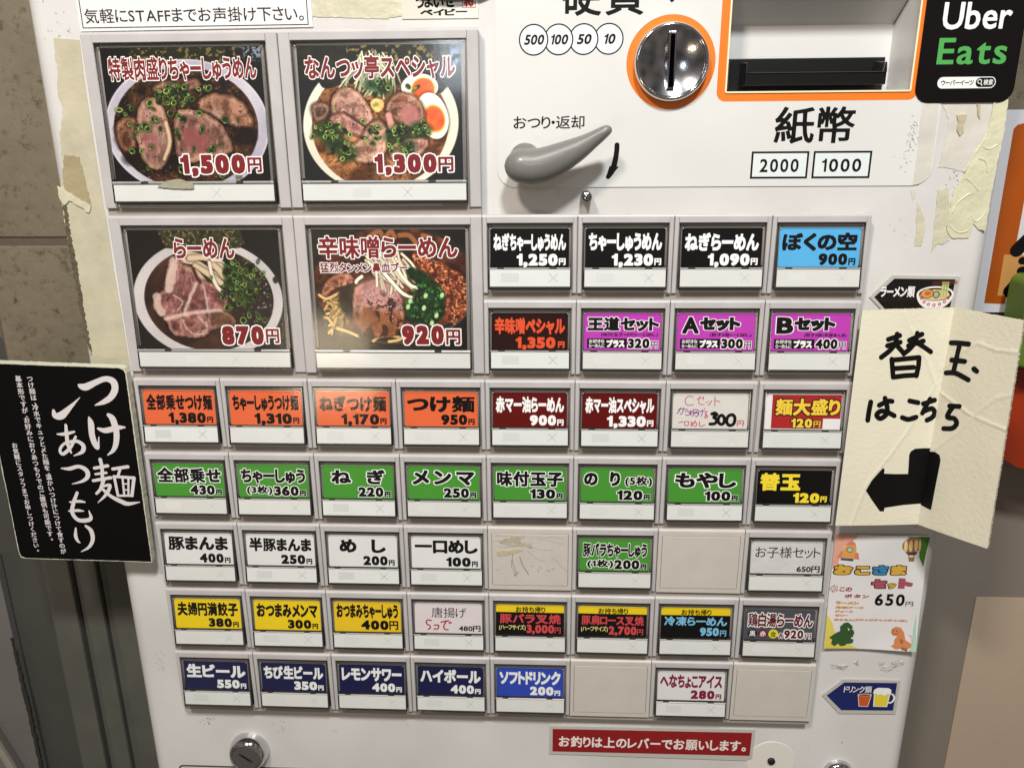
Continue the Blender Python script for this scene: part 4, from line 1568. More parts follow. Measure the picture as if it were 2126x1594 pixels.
for k in range(46):
    x0_, y0_ = rs.uniform(640, 900), rs.uniform(340, 480)
    x1_, y1_ = x0_ + rs.uniform(-180, 120), rs.uniform(560, 710)
    P.line([(x0_, y0_), ((x0_ + x1_) / 2 + rs.uniform(-50, 50), (y0_ + y1_) / 2), (x1_, y1_)], rs.uniform(4, 7), np.array([205, 210, 170]) * rs.uniform(.7, 1.08), 3)
P.meat([(430, 690), (500, 622), (600, 635), (675, 700), (730, 790), (745, 870), (690, 910), (600, 900), (520, 880), (430, 830)], (196, 146, 128), 31, rim=(150, 95, 62))
P.meat([(415, 840), (500, 800), (610, 860), (690, 930), (680, 990), (590, 970), (500, 960), (430, 900)], (182, 120, 112), 32)
P.line([(520, 800), (620, 870), (690, 920)], 6, (90, 58, 46), 4, False)
P.meat([(268, 760), (335, 722), (410, 745), (425, 800), (370, 870), (300, 880)], (122, 86, 66), 33, rim=(70, 48, 36))
P.meat([(560, 1060), (640, 1030), (690, 920), (770, 850), (835, 890), (865, 1000), (850, 1120), (760, 1190), (640, 1190), (570, 1130)], (200, 152, 126), 34)
P.meat([(860, 1080), (950, 1010), (1160, 985), (1172, 1080), (1010, 1190), (880, 1160)], (180, 118, 106), 35)
for cx, cy, rx, ry, a, yx, yy, yrx, yry in ((1090, 620, 138, 100, 0, 1116, 632, 82, 78), (1190, 835, 112, 178, -18, 1205, 855, 72, 98)):
    d = P.ell(cx, cy, rx, ry, a)
    P.blend(P.edge(d - 8, 12) * 0.5, (30, 20, 14))
    P.blend(P.edge(d), P.tone((232, 220, 182), (250, 246, 226), P.noise(120, 3, 2)))
    d2 = P.ell(yx, yy, yrx, yry, a)
    P.blend(P.edge(d2 - 8, 7), (245, 196, 96))
    P.blend(P.edge(d2, 8), P.tone((216, 70, 34), (244, 128, 60), P.noise(80, 4, 3)))
P.meat([(828, 770), (870, 690), (950, 640), (1045, 680), (1115, 745), (1145, 850), (1110, 930), (1000, 920), (930, 880), (860, 840)], (158, 104, 78), 36, rim=(110, 70, 42))
P.blend(P.edge(P.poly([(940, 780), (1020, 730), (1090, 800), (1100, 880), (1000, 900), (940, 850)], 30), 12) * 0.85, (176, 118, 112))
P.line([(860, 830), (880, 900), (890, 950)], 24, (196, 140, 128), 6)
P.blend(P.edge(P.poly([(720, 720), (770, 690), (830, 720), (815, 790), (770, 810), (725, 770)], 22), 5), P.tone((205, 150, 80), (240, 205, 140), P.noise(30, 5, 3)))
for q in ((400, 950, 100), (470, 1040, 90), (560, 1120, 70), (940, 960, 80), (1100, 940, 85), (880, 990, 50), (1010, 1060, 60), (820, 640, 60), (740, 600, 60)):
    P.blend(P.edge(P.ell(q[0], q[1], q[2], q[2] * .7), 26) * 0.85, P.tone((22, 40, 22), (44, 92, 44), P.noise(30, 15, 3)))
rs = np.random.RandomState(6)
spots = []
for cx, cy, rr, n in ((430, 950, 100, 26), (540, 1080, 80, 16), (960, 960, 90, 22), (1100, 930, 80, 22), (740, 970, 90, 14), (1010, 1080, 60, 12), (800, 610, 90, 14), (1030, 620, 30, 4), (880, 1060, 60, 8)):
    for k in range(n):
        spots.append((rs.normal(cx, rr * .55), rs.normal(cy, rr * .4)))
P.scallions(spots + [(450, 775), (535, 945), (760, 750)], 9, 13, 26, dark=0.25)
photo_button(2, -2, 'large photo button of pork with two egg halves at 1,300 yen', P, 'なんつッ亭スペシャル', (0.045, 0.965, 0.07, 0.245), '1,300', (0.445, 0.835, 0.80, 0.965), (0.845, 0.94, 0.825, 0.94))

# photo C: plain ramen, white bowl, seaweed on top
P = Paint([(235, 240), (1572, 235), (1667, 1255), (388, 1258)])
P.c[:] = (40, 37, 35)
bo = P.ell(968, 830, 662, 505, 8)
P.blend(P.edge(bo), P.tone((196, 189, 188), (224, 218, 214), P.noise(300, 2, 2)))
so_ = P.ell(975, 830, 572, 440, 8)
P.blend(P.edge(so_), P.tone((48, 30, 22), (104, 68, 50), (P.noise(130, 3, 5) - 0.25) * 1.8))
P.blend(P.edge(so_) * np.clip((P.x - 1050) / 300, 0, 1), P.tone((34, 26, 26), (74, 58, 54), P.noise(40, 5, 4)))
P.speck(P.edge(so_) * np.clip((P.x - 1200) / 200, 0, 1), 20, 0.66, (190, 180, 185), 19, 0.8)
no = P.poly([(490, 200), (1215, 200), (1290, 330), (1235, 410), (600, 410), (555, 340)], 18)
P.blend(P.edge(no), P.tone((40, 40, 24), (98, 92, 54), P.noise(36, 7, 4)))
P.speck(P.edge(no), 18, 0.60, (168, 158, 104), 12, 0.7)
for l in (((760, 440), (900, 465), (1110, 530)), ((720, 500), (860, 520), (990, 600), (1090, 640)), ((850, 550), (960, 610), (1080, 690)), ((800, 480), (960, 480), (1090, 560)),
          ((760, 560), (850, 600), (930, 680)), ((990, 520), (1060, 580), (1110, 640))):
    P.line(l, 24, (212, 190, 160), 4)
P.meat([(650, 485), (705, 492), (760, 545), (830, 560), (885, 660), (960, 680), (1060, 730), (1145, 800), (1140, 900), (1110, 940), (1190, 965), (1230, 1035), (1180, 1065), (1010, 1080),
        (970, 1150), (850, 1165), (700, 1150), (640, 1120), (600, 1000), (520, 965), (488, 850), (540, 770), (600, 750), (580, 680), (620, 590)], (172, 110, 104), 41, rim=(150, 110, 90), warp=26)
for l, r in ((((655, 510), (645, 600), (622, 740)), 42), (((860, 700), (800, 850), (765, 960)), 16), (((600, 1005), (760, 965), (960, 935), (1080, 930)), 16), (((930, 720), (955, 820), (965, 920)), 10),
             (((740, 1010), (830, 1125), (950, 1125)), 5), (((880, 980), (960, 1060), (930, 1120)), 5), (((520, 810), (520, 890), (560, 945)), 34), (((660, 800), (740, 850), (700, 930)), 7)):
    L = smooth_line([(p[0], p[1], r) for p in l])
    d = seg_dist(P.x + (P.noise(40, 8) - .5) * 30, P.y, [(a[0], a[1], b_[0], b_[1], r, r) for a, b_ in zip(L, L[1:])])
    P.blend(P.edge(d, 8) * 0.8, (226, 202, 188))
P.blend(P.edge(P.poly([(1000, 950), (1130, 950), (1230, 1020), (1180, 1070), (1020, 1070)], 30), 20) * 0.8, P.tone((84, 54, 36), (150, 112, 80), P.noise(30, 9)))
P.line([(835, 570), (860, 640), (900, 690)], 12, (96, 52, 40), 6, False)
P.line([(975, 515), (1005, 640), (1060, 740), (1140, 795)], 15, (228, 214, 194), 3)
P.line([(1000, 500), (1080, 500), (1130, 540)], 12, (224, 210, 190), 3)
P.blend(P.edge(P.poly([(1110, 500), (1200, 480), (1260, 560), (1360, 600), (1420, 740), (1400, 860), (1260, 880), (1150, 760), (1090, 640)], 30), 16), P.tone((30, 62, 26), (88, 142, 60), (P.noise(34, 11, 4) - .2) * 1.5))
rs = np.random.RandomState(12)
spots = [(rs.normal(1270, 95), rs.normal(760, 150)) for k in range(130)]
P.scallions([s for s in spots if s[1] > 470 and s[0] > 1090], 13, 15, 34, dark=0.4)
P.scallions([(995, 650), (1110, 720), (1170, 900), (1470, 1010), (1500, 800)], 15, 20, 30, dark=0.8)
photo_button(0, 0, 'large photo button of plain ramen in a white bowl at 870 yen', P, 'らーめん', (0.30, 0.705, 0.065, 0.235), '870', (0.565, 0.85, 0.80, 0.965), (0.865, 0.955, 0.825, 0.95))

# photo D: spicy miso ramen in a black bowl
P = Paint([(188, 236), (1555, 234), (1572, 1270), (258, 1270)])
P.gain = 1.15
P.c[:] = (54, 49, 40)
P.blend(np.clip((P.x - 900) / 500, 0, 1), (30, 28, 25))
bo = P.ell(920, 700, 760, 520)
P.blend(P.edge(bo), (46, 44, 38))
P.blend(P.edge(np.abs(bo + 8) - 6, 5) * np.clip((P.y - 850) / 200, 0, 1) * 0.7, (118, 116, 104))
so_ = P.ell(920, 690, 715, 478)
P.blend(P.edge(so_), P.tone((58, 30, 20), (140, 78, 46), (P.noise(80, 3, 5) - 0.3) * 1.9))
for l in (((970, 285), (1060, 285), (1120, 350)), ((700, 300), (790, 250), (830, 300)), ((1180, 285), (1240, 310), (1240, 400)), ((860, 290), (900, 250), (930, 300))):
    P.line(l, 22, (150, 98, 62), 6)
P.meat([(270, 790), (320, 670), (430, 600), (540, 605), (590, 680), (520, 730), (400, 745), (300, 830)], (156, 90, 64), 51, rim=(90, 50, 34))
rs = np.random.RandomState(22)
for k in range(22):
    cx, cy = rs.uniform(300, 430), rs.uniform(830, 1010)
    P.line([(cx, cy), (cx + rs.uniform(20, 60), cy + rs.uniform(-60, 20)), (cx + rs.uniform(50, 110), cy + rs.uniform(20, 80)), (cx + rs.uniform(20, 90), cy + rs.uniform(80, 140))], 10, np.array([205, 172, 112]) * rs.uniform(.72, 1.1), 3)
for l in (((262, 800), (330, 832), (440, 780)), ((420, 1090), (500, 1110), (600, 1150)), ((740, 1195), (800, 1160), (900, 1150), (990, 1170)), ((880, 1200), (980, 1180), (1060, 1110)), ((1460, 1040), (1500, 960), (1550, 930))):
    P.line(l, 12, (206, 172, 116), 3)
P.blend(P.edge(P.poly([(450, 730), (540, 700), (620, 720), (600, 900), (560, 1060), (470, 950), (430, 840)], 30), 14), P.tone((44, 36, 30), (86, 70, 54), P.noise(40, 6, 4)))
P.meat([(560, 760), (640, 690), (760, 655), (880, 690), (980, 780), (1020, 900), (1020, 1040), (960, 1130), (840, 1170), (700, 1140), (590, 1060), (545, 930)], (178, 120, 100), 52, rim=(96, 52, 34), warp=30)
P.blend(P.edge(P.ell(790, 790, 190, 140), 60) * 0.8, P.tone((182, 132, 132), (212, 172, 168), P.noise(50, 8, 4)))
P.blend(P.edge(P.poly([(560, 960), (700, 900), (860, 960), (1000, 930), (1020, 1050), (900, 1150), (700, 1140), (590, 1060)], 60), 20) * 0.85, P.tone((110, 58, 30), (176, 112, 66), P.noise(50, 18, 4)))
P.speck(P.edge(P.ell(820, 980, 220, 190), 30), 60, 0.56, (60, 34, 26), 20, 0.85)
P.speck(P.edge(P.ell(800, 880, 180, 160), 30), 12, 0.66, (60, 34, 28), 21, 0.8)
P.speck(P.edge(P.ell(920, 900, 90, 140), 30), 12, 0.66, (235, 215, 215), 23, 0.8)
mi = P.poly([(1070, 420), (1300, 500), (1450, 570), (1580, 680), (1580, 960), (1420, 1080), (1370, 900), (1380, 760), (1250, 640), (1140, 560)], 26)
P.blend(P.edge(mi, 5), P.tone((84, 38, 24), (190, 104, 66), (P.noise(30, 25, 4) - .25) * 1.9))
P.speck(P.edge(mi, 5), 18, 0.60, (226, 160, 110), 26, 0.9)
P.speck(P.edge(mi, 5), 16, 0.62, (56, 24, 16), 27, 0.7)
P.blend(P.edge(P.poly([(680, 500), (800, 470), (1000, 480), (1020, 560), (900, 600), (720, 580)], 30), 12), P.tone((170, 140, 100), (226, 208, 170), P.noise(30, 28, 3)))
for k in range(26):
    x0_, y0_ = rs.uniform(660, 1010), rs.uniform(420, 560)
    P.line([(x0_, y0_), (x0_ + rs.uniform(20, 110), y0_ + rs.uniform(60, 130)), (x0_ + rs.uniform(60, 220), y0_ + rs.uniform(150, 270))], 11, np.array([226, 212, 186]) * rs.uniform(.8, 1.08), 3)
for l in (((830, 600), (920, 700), (1010, 790), (1100, 815)), ((950, 560), (1000, 640), (1080, 720), (1160, 740)), ((640, 640), (600, 670), (590, 690))):
    P.line(l, 14, (232, 220, 196), 3)
P.blend(P.edge(P.poly([(1010, 560), (1120, 560), (1240, 640), (1370, 760), (1390, 900), (1340, 1030), (1200, 1060), (1050, 1040), (1010, 900), (1100, 830), (1150, 720), (1040, 640)], 30), 10), P.tone((14, 36, 18), (40, 88, 40), (P.noise(36, 30, 4) - .2) * 1.6))
rs = np.random.RandomState(32)
for k in range(90):
    a, r = rs.uniform(0, 6.28), rs.uniform(0, 1) ** .5
    cx, cy = 1200 + 175 * r * math.cos(a), 860 + 190 * r * math.sin(a)
    P.ring(cx, cy, rs.uniform(8, 20), 5, np.array([60, 120, 56]) * rs.uniform(.4, 1.3), .8, rs.uniform(0, 180))
for cx, cy in ((1205, 805), (1190, 910), (1070, 850), (1300, 975), (1350, 800), (1260, 1040), (1050, 900)):
    P.blend(P.edge(P.ell(cx, cy, 18, 24, 20), 4), (176, 206, 150))
photo_button(2, 0, 'large photo button of spicy miso ramen in a black bowl at 920 yen', P, '辛味噌らーめん', (0.04, 0.95, 0.05, 0.235), '920', (0.565, 0.845, 0.79, 0.955), (0.86, 0.955, 0.825, 0.955), sub=('猛烈タンメン鼻血ブー', (0.045, 0.62, 0.265, 0.35)))

# ---------------------------------------------------------------- stickers, papers and signs on the face
def plane_thing(name, label, cat, group=None):
    o_ = None
    return tag


def sheet_obj(name, mb_, label, cat, origin, group=None, **k):
    ox, od, oz = origin
    mb_.v = [(x - ox, d - od, z - oz) for x, d, z in mb_.v]
    o_ = mb_.build(name, None, origin, **k)
    return tag(o_, label, cat, group)


PAPER = mat('white laminated paper', 'e6e5e3', 0.3, coat=0.3, var=0.02)
# staff notice
mb = MB()
mb.plate([[(-3.0, 91.2), (116.4, 91.9), (116.0, 150), (-3.0, 150)]], 7.3, 7.95, PAPER)
t = 0.45
mb.plate([[(-1.6, 92.6), (114.3, 92.8), (114.3, 149), (-1.6, 149)], [(-1.6 + t, 92.6 + t), (114.3 - t, 92.8 + t), (114.3 - t, 149 - t), (-1.6 + t, 149 - t)]], 7.24, 7.3, INK)
text(mb, '気軽にSTAFFまでお声掛け下さい。', zbox(0.2, 112.2, 94.7, 101.6), INKTHIN, on(7.3), weight=0.010, track=0.09, jitter=0.02, rng=random.Random(5))
sheet_obj('notice_paper', mb, 'white laminated notice with handwritten line and black border above the photo buttons', 'notice', (57, 7.9, 91))

# delivery service sticker
mb = MB()
BLK = mat('glossy black sticker', '0b090a', 0.2, coat=0.25, spec=0.3, var=0.3, vscale=25)
mb.plate([rrect(415.9, 463.6, 53.2, 113, 7, 8)], 7.0, 7.9, BLK)
text(mb, 'Uber', zbox(*face(1951, 72)[:1], face(2093, 72)[0], 86.7, 98.9), WHITEINK, on(7.0), weight=0.016, track=0.07)
text(mb, 'Eats', zbox(face(1941, 138)[0], face(2084, 138)[0], 70.9, 83.0), mat('green lettering', '4fa653', 0.4), on(7.0), weight=0.016, track=0.07)
mb.plate([rrect(426.2, 454.2, 59.9, 65.2, 2.5, 6)], 6.9, 7.0, WHITEINK)
mb.plate([rrect(444.6, 453.8, 60.4, 64.8, 2.1, 6)], 6.85, 6.9, INK)
text(mb, 'ウーバーイーツ', zbox(427.9, 443.6, 61.3, 63.9), INK, on(6.86), weight=0.02, track=0.04)
text(mb, '検索', zbox(448.3, 452.8, 61.3, 64.0), WHITEINK, on(6.8), weight=0.02)
mb.sheet([circ(446.4, 63.0, 1.1, 20), circ(446.4, 63.0, 0.75, 20)], WHITEINK, lambda x, y: (x, 6.8, y))
mb.sheet(brush([[(447.0, 62.2, 0.2), (447.7, 61.3, 0.25)]], 0.1), WHITEINK, lambda x, y: (x, 6.8, y))
sheet_obj('delivery_sticker', mb, 'glossy black rounded sticker with white and green lettering on top right corner', 'sticker', (439, 7.9, 53))

LAM = mat('laminate border', 'bdbbb2', 0.22, coat=0.4)


def arrow_sticker(outer_, inner_, colr, label, draw):
    m_ = MB()
    m_.plate([outer_], 7.2, 7.9, LAM)
    m_.plate([inner_], 7.12, 7.2, mat('arrow ' + colr, colr, 0.25, coat=0.4))
    draw(m_)
    cx = sum(p[0] for p in outer_) / len(outer_)
    cz = min(p[1] for p in outer_)
    return sheet_obj('arrow_sticker', m_, label, 'sticker', (cx, 7.9, cz), 'arrow stickers pointing at the buttons')


def flat(m_, pts, c, d, nm='ink '):
    m_.sheet([pts], mat(nm + c, c, 0.35), lambda x, y: (x, d, y))


def draw_ramen(m_):
    text(m_, 'ラーメン類', zbox(411.8, 429.8, -44.6, -38.6), WHITEINK, on(7.1), weight=0.035, track=0.05)
    c = (440.6, -42.8)
    flat(m_, [(c[0] + 9.6 * math.cos(a), c[1] + (4.2 if math.sin(a) > 0 else 8.4) * math.sin(a)) for a in np.linspace(0, 2 * math.pi, 40)[:-1]], 'eeeae6', 7.08)
    flat(m_, circ(c[0], c[1] - 0.2, 8.6, 40, 3.5), '2a1c12', 7.05)
    flat(m_, circ(c[0] - 0.3, c[1] - 0.5, 7.8, 40, 2.9), 'd9c38a', 7.03)
    flat(m_, circ(c[0] - 4.3, c[1] + 0.2, 3.6, 24, 2.6), '5b3418', 7.01)
    flat(m_, circ(c[0] - 4.3, c[1] + 0.2, 3.1, 24, 2.2), 'd89a55', 6.99)
    flat(m_, circ(c[0] - 4.0, c[1] + 0.3, 1.7, 20, 1.1), 'b9682c', 6.97)
    flat(m_, circ(c[0] + 0.6, c[1] - 0.3, 1.8, 20, 2.1), '4f5a45', 7.0)
    flat(m_, circ(c[0] + 0.5, c[1] - 0.3, 1.2, 20, 1.5), 'aab295', 6.98)
    for k in range(6):
        flat(m_, [(c[0] + 2.6 + k * 0.66, c[1] - 1.5), (c[0] + 3.1 + k * 0.66, c[1] - 1.5), (c[0] + 3.2 + k * 0.62, c[1] + 6.8), (c[0] + 2.7 + k * 0.62, c[1] + 6.8)], 'c9d08a' if k % 2 else 'a9b264', 6.95)
    for z in (6.0, 5.0):
        flat(m_, [(c[0] - 2.4, c[1] + z + .2), (c[0] + 10.6, c[1] + z + .6), (c[0] + 10.6, c[1] + z + 1.0), (c[0] - 2.4, c[1] + z + .5)], '7a3b22', 6.93)
    for k in range(7):
        a = -0.35 - k * 0.40
        x, y = c[0] + 7.4 * math.cos(a), c[1] + 6.3 * math.sin(a) * 0.95
        if y > -50.5:
            m_.sheet([circ(x, y, 0.85, 14), circ(x, y, 0.4, 14)], mat('bowl red', 'b4262c', 0.4), lambda x_, y_: (x_, 7.02, y_))


def draw_drink(m_):
    text(m_, 'ドリンク類', zbox(421.3, 438.4, -295.2, -290.2), WHITEINK, on(7.1), weight=0.012, track=0.04)
    x, z = 434.4, -296.6
    flat(m_, [(x - 4.2, z + 0.4), (x + 4.4, z + 0.4), (x + 3.2, z - 8.8), (x - 2.6, z - 8.8)], 'e7e2dc', 7.08)
    flat(m_, [(x - 3.8, z), (x + 4.0, z), (x + 2.9, z - 8.4), (x - 2.3, z - 8.4)], 'c45a22', 7.06)
    flat(m_, circ(x + 0.1, z, 4.2, 30, 0.9), 'e7e2dc', 7.04)
    flat(m_, circ(x + 0.1, z - 0.1, 3.7, 30, 0.65), '8a3a18', 7.02)
    x, z = 444.9, -294.4
    m_.sheet([circ(x + 5.6, z - 4.4, 2.9, 30, 3.8), circ(x + 5.4, z - 4.3, 2.0, 30, 2.8)], WHITEINK, lambda a, b_: (a, 7.08, b_))
    flat(m_, [(x - 4.9, z), (x + 5.3, z), (x + 4.4, z - 10.8), (x - 4.2, z - 10.8)], 'efeee6', 7.06)
    flat(m_, [(x - 4.4, z), (x + 4.8, z), (x + 3.9, z - 10.3), (x - 3.7, z - 10.3)], 'e3d33a', 7.04)
    foam = [(-5.5, -1.0), (-5.0, 2.0), (-2.8, 3.4), (0.5, 3.3), (3.4, 3.3), (5.4, 2.0), (5.6, -1.0), (3.4, -1.2), (2.2, -2.6), (0.6, -2.0), (-0.8, -1.4), (-2.6, -2.2), (-3.6, -1.0)]
    flat(m_, [(x + a * 1.04, z + b_ * 1.06) for a, b_ in foam], '2a2a2a', 7.02)
    flat(m_, [(x + a, z + b_) for a, b_ in foam], 'f0f0ee', 7.0)


arrow_sticker([(406.6, -44.5), (417.0, -32.8), (452.4, -33.6), (451.2, -54), (416.5, -54)], [(409.0, -44.5), (418.3, -34.6), (449.9, -35.0), (449.4, -53), (417.4, -53)], '0f0d0d',
              'black arrow sticker with a drawn ramen bowl, peeking out above the cardboard sign', draw_ramen)
arrow_sticker([(408.4, -297.8), (419.9, -285.6), (455.0, -285.6), (455.3, -310.6), (420.4, -311.2)], [(411.2, -297.8), (421.0, -287.8), (453.2, -287.4), (453.4, -307.9), (421.4, -308.5)], '0c1c5e',
              'blue arrow sticker with a drawn cup and beer mug', draw_drink)

# red sticker
mb = MB()
mb.plate([[(237.6, -326.2), (369.2, -325.2), (368.9, -347.9), (364.5, -349.6), (237.2, -348.4)]], 7.25, 7.9, LAM)
mb.plate([[(239.5, -328.4), (367.3, -327.6), (367.2, -345.6), (239.5, -346.2)]], 7.18, 7.25, mat('red sticker print', '8e1114', 0.3, coat=0.3, var=0.05))
text(mb, 'お釣りは上のレバーでお願いします。', zbox(243.6, 364.4, -342.3, -333.6), mat('cream lettering', 'ebe2db', 0.5), on(7.18), weight=0.030, track=0.09)
sheet_obj('notice_sticker', mb, 'long dark red sticker with cream lettering below the button rows', 'sticker', (303, 7.9, -348))

# brush lettering sticker with red seal, round green magnet above it
mb = MB()
mb.plate([rect(161.5, 199.6, 94.9, 140)], 7.5, 7.9, mat('cream sticker', 'd6d2c2', 0.35, coat=0.3))
text(mb, 'うまいぜ', zbox(168.5, 188.5, 99.7, 106.2), INK, on(7.5), weight=0.035, track=0.0, jitter=0.03, rng=random.Random(8))
text(mb, 'ベイビー', zbox(170.6, 194.0, 94.9 + 1.4, 99.4), INK, on(7.5), weight=0.05, track=0.02, jitter=0.05, rng=random.Random(9))
mb.sheet([rect(191.6, 198.2, 99.5, 106), rect(191.9, 197.9, 99.8, 105.7)], mat('seal red', 'c8352d', 0.5), lambda x, y: (x, 7.45, y))
text(mb, '将', zbox(192.2, 197.6, 100.0, 105.4), mat('seal red', 'c8352d', 0.5), on(7.5), weight=0.05)
sheet_obj('brush_sticker', mb, 'cream sticker with black brush lettering and red seal, cut by the top edge', 'sticker', (180, 7.9, 95))
mb = MB()
mb.lathe(187.3, 147.0, [(44.5, 7.4), (44.5, 4.5), (43.4, 3.6)], mat('dark green magnet', '4a5a44', 0.35), 90, True)
sheet_obj('round_magnet', mb, 'edge of a large dark green disc at the very top', 'magnet', (187.3, 7.4, 147), smooth=False)

# ---------------------------------------------------------------- tape leftovers
def tape_mat(name, c, bump=0.8, bscale=120):
    return mat(name, c, 0.34, coat=0.25, bump=bump, bscale=bscale, var=0.13, vscale=60, bdist=0.0022)


T_YEL = tape_mat('yellowed masking tape', 'd0cbb0', 0.6)
T_OLD = tape_mat('old grey yellow tape', 'c4bda3', 0.6, 45)
T_PALE = tape_mat('pale tape film', 'd7d3c7', 0.3, 70)
T_BRT = tape_mat('bright yellow tape', 'd8d5b6', 0.6, 100)
T_ADH = mat('dirty adhesive', '5d5540', 0.7, bump=1.0, bscale=500, var=0.3, vscale=200)


def jag(pts, amp, step, seed, sides=None):
    rg_ = random.Random(seed)
    out = []
    n = len(pts)
    for i in range(n):
        a, b_ = pts[i], pts[(i + 1) % n]
        L = math.hypot(b_[0] - a[0], b_[1] - a[1])
        k = max(1, int(L / step)) if (sides is None or i in sides) else 1
        for s in range(k):
            t_ = s / k
            j = amp if s else 0
            out.append((a[0] + (b_[0] - a[0]) * t_ + rg_.uniform(-j, j), a[1] + (b_[1] - a[1]) * t_ + rg_.uniform(-j, j)))
    return out


def tape(pts, material, label, th=0.25, base=8.0, amp=0.35, step=1.6, seed=1, sides=None, lumps=0.0):
    """torn piece of tape: ragged outline, thin, wrinkled relief"""
    lp = jag(pts, amp, step, seed, sides)
    m_ = MB()
    m_.plate([lp], base - th, base - 0.02, material)
    cx = sum(p[0] for p in lp) / len(lp)
    cz = min(p[1] for p in lp)
    return sheet_obj('masking_tape', m_, label, 'tape', (cx, base, cz), 'tape leftovers on the cabinet')


s4 = survey(0, 0, 1.993)
lt = [s4(*p) for p in ((222, 158), (330, 166), (345, 300), (382, 545), (428, 850), (440, 900), (470, 1100), (520, 1400), (540, 1530), (392, 1530), (375, 1450), (350, 1330), (325, 1200),
                       (300, 1060), (275, 960), (262, 870), (250, 780), (262, 700), (248, 560), (262, 450), (240, 400), (236, 280), (226, 200))]
tape(lt, T_OLD, 'wide yellowed tape strip with torn left edge beside the photo buttons', th=0.30, amp=0.5, step=1.8, seed=3, sides=set(range(8, 23)))
wr = [s4(*p) for p in ((268, 640), (330, 650), (378, 850), (360, 870), (320, 820), (270, 800), (262, 720))]
tape(wr, tape_mat('wrinkled tape fold', 'a99c78', 1.0, 60), 'crumpled brownish tape fold lying on the wide strip', th=0.35, base=7.65, amp=0.4, seed=4)
wr = [s4(*p) for p in ((240, 770), (285, 795), (380, 850), (372, 880), (290, 830), (270, 850), (250, 820))]
tape(wr, T_YEL, 'twisted pale tape ridge across the wide strip', th=0.7, base=7.62, amp=0.5, seed=5)
wr = [s4(*p) for p in ((258, 820), (275, 830), (292, 960), (318, 1080), (350, 1280), (382, 1470), (368, 1440), (335, 1290), (305, 1130), (280, 1000))]
tape(wr, T_ADH, 'dirty ragged adhesive line along the left cabinet edge', th=0.5, base=8.0, amp=0.55, step=0.9, seed=6)
tp = [face(*p) for p in ((640, -20), (930, -20), (912, 30), (870, 32), (810, 36), (806, 40), (660, 36), (640, 34))]
tape(tp, T_YEL, 'yellowed tape band at the top between the notice and the brush sticker', th=0.25, base=7.95, amp=0.3, seed=7, sides={2, 3, 4, 5, 6})
m_ = MB()
sb = survey(780, 0, 6.644)
boot = [(740, -40), (748, 20), (778, 60), (785, 150), (770, 210), (580, 210), (562, 170), (590, 128), (655, 122), (650, 90), (625, 20), (640, -40)]
bp_ = [sb(*p) + (0.16,) for p in boot]
m_.sheet(brush([smooth_line(bp_, 3)], 0.12), mat('thin grey pen', '55524c', 0.6), lambda x, y: (x, 7.66, y))
m_.sheet(brush([[sb(630, 15) + (0.14,), sb(750, 20) + (0.14,)]], 0.12), mat('thin grey pen', '55524c', 0.6), lambda x, y: (x, 7.66, y))
sheet_obj('boot_drawing', m_, 'thin pen outline of a boot drawn on the top tape band', 'drawing', (170, 7.7, 98))

s3 = survey(1800, 200, 3.187)
for i, (pts, mt_, lb, th, base, amp) in enumerate((
        (((365, 20), (475, 30), (440, 350), (415, 500), (340, 580), (298, 585), (325, 400)), T_PALE, 'pale tape strip hanging from the black sticker, on its left', 0.18, 7.5, 0.15),
        (((480, 20), (840, 20), (800, 200), (770, 290), (690, 400), (640, 500), (560, 480), (470, 470), (520, 280), (540, 150)), T_PALE, 'pale torn film just under the black sticker', 0.2, 7.95, 0.3),
        (((845, 20), (930, 20), (900, 250), (870, 400), (845, 520), (810, 700), (780, 890), (735, 880), (700, 840), (670, 935), (560, 938), (525, 880), (540, 780), (570, 620), (640, 520), (690, 400), (770, 290), (820, 150)), T_BRT,
         'bright yellow crumpled tape along the right cabinet edge', 0.5, 7.92, 0.35),
        (((465, 620), (540, 600), (545, 760), (520, 880), (545, 950), (500, 980), (465, 975), (425, 1028), (450, 800)), T_YEL, 'pointed yellowish tape scrap left of the crumpled tape', 0.25, 7.95, 0.35),
        (((330, 700), (355, 740), (385, 830), (380, 900), (360, 988), (315, 988), (325, 850)), T_YEL, 'narrow lone tape scrap above the black arrow sticker', 0.25, 7.95, 0.3),
        (((290, 620), (325, 610), (318, 670), (300, 685)), T_PALE, 'tiny oval tape scrap at the panel corner', 0.2, 7.95, 0.15),
        (((590, 125), (655, 120), (630, 180), (635, 230), (610, 262), (590, 225), (600, 170)), tape_mat('peeled flap', 'c4b798', 0.6), 'small peeled flap of tape under the black sticker', 0.8, 7.75, 0.3),
        (((722, 50), (745, 60), (742, 152), (728, 120)), tape_mat('peeled flap', 'c4b798', 0.6), 'sliver of peeled tape under the black sticker', 0.7, 7.75, 0.15))):
    tape([s3(*p) for p in pts], mt_, lb, th=th, base=base, amp=amp, seed=20 + i)
tape([(31.1, 15.2), (34, 16.6), (36.6, 18.2), (44.2, 19.0), (47, 17.9), (50.3, 17.4), (50.5, 14.3), (45, 14.0), (40.2, 14.2)], tape_mat('grey green tape scrap', 'a9a58e', 0.8), 'grey green torn tape scrap stuck on the strip under the 1,500 yen photo', th=0.3, base=-3.6, amp=0.25, seed=77)
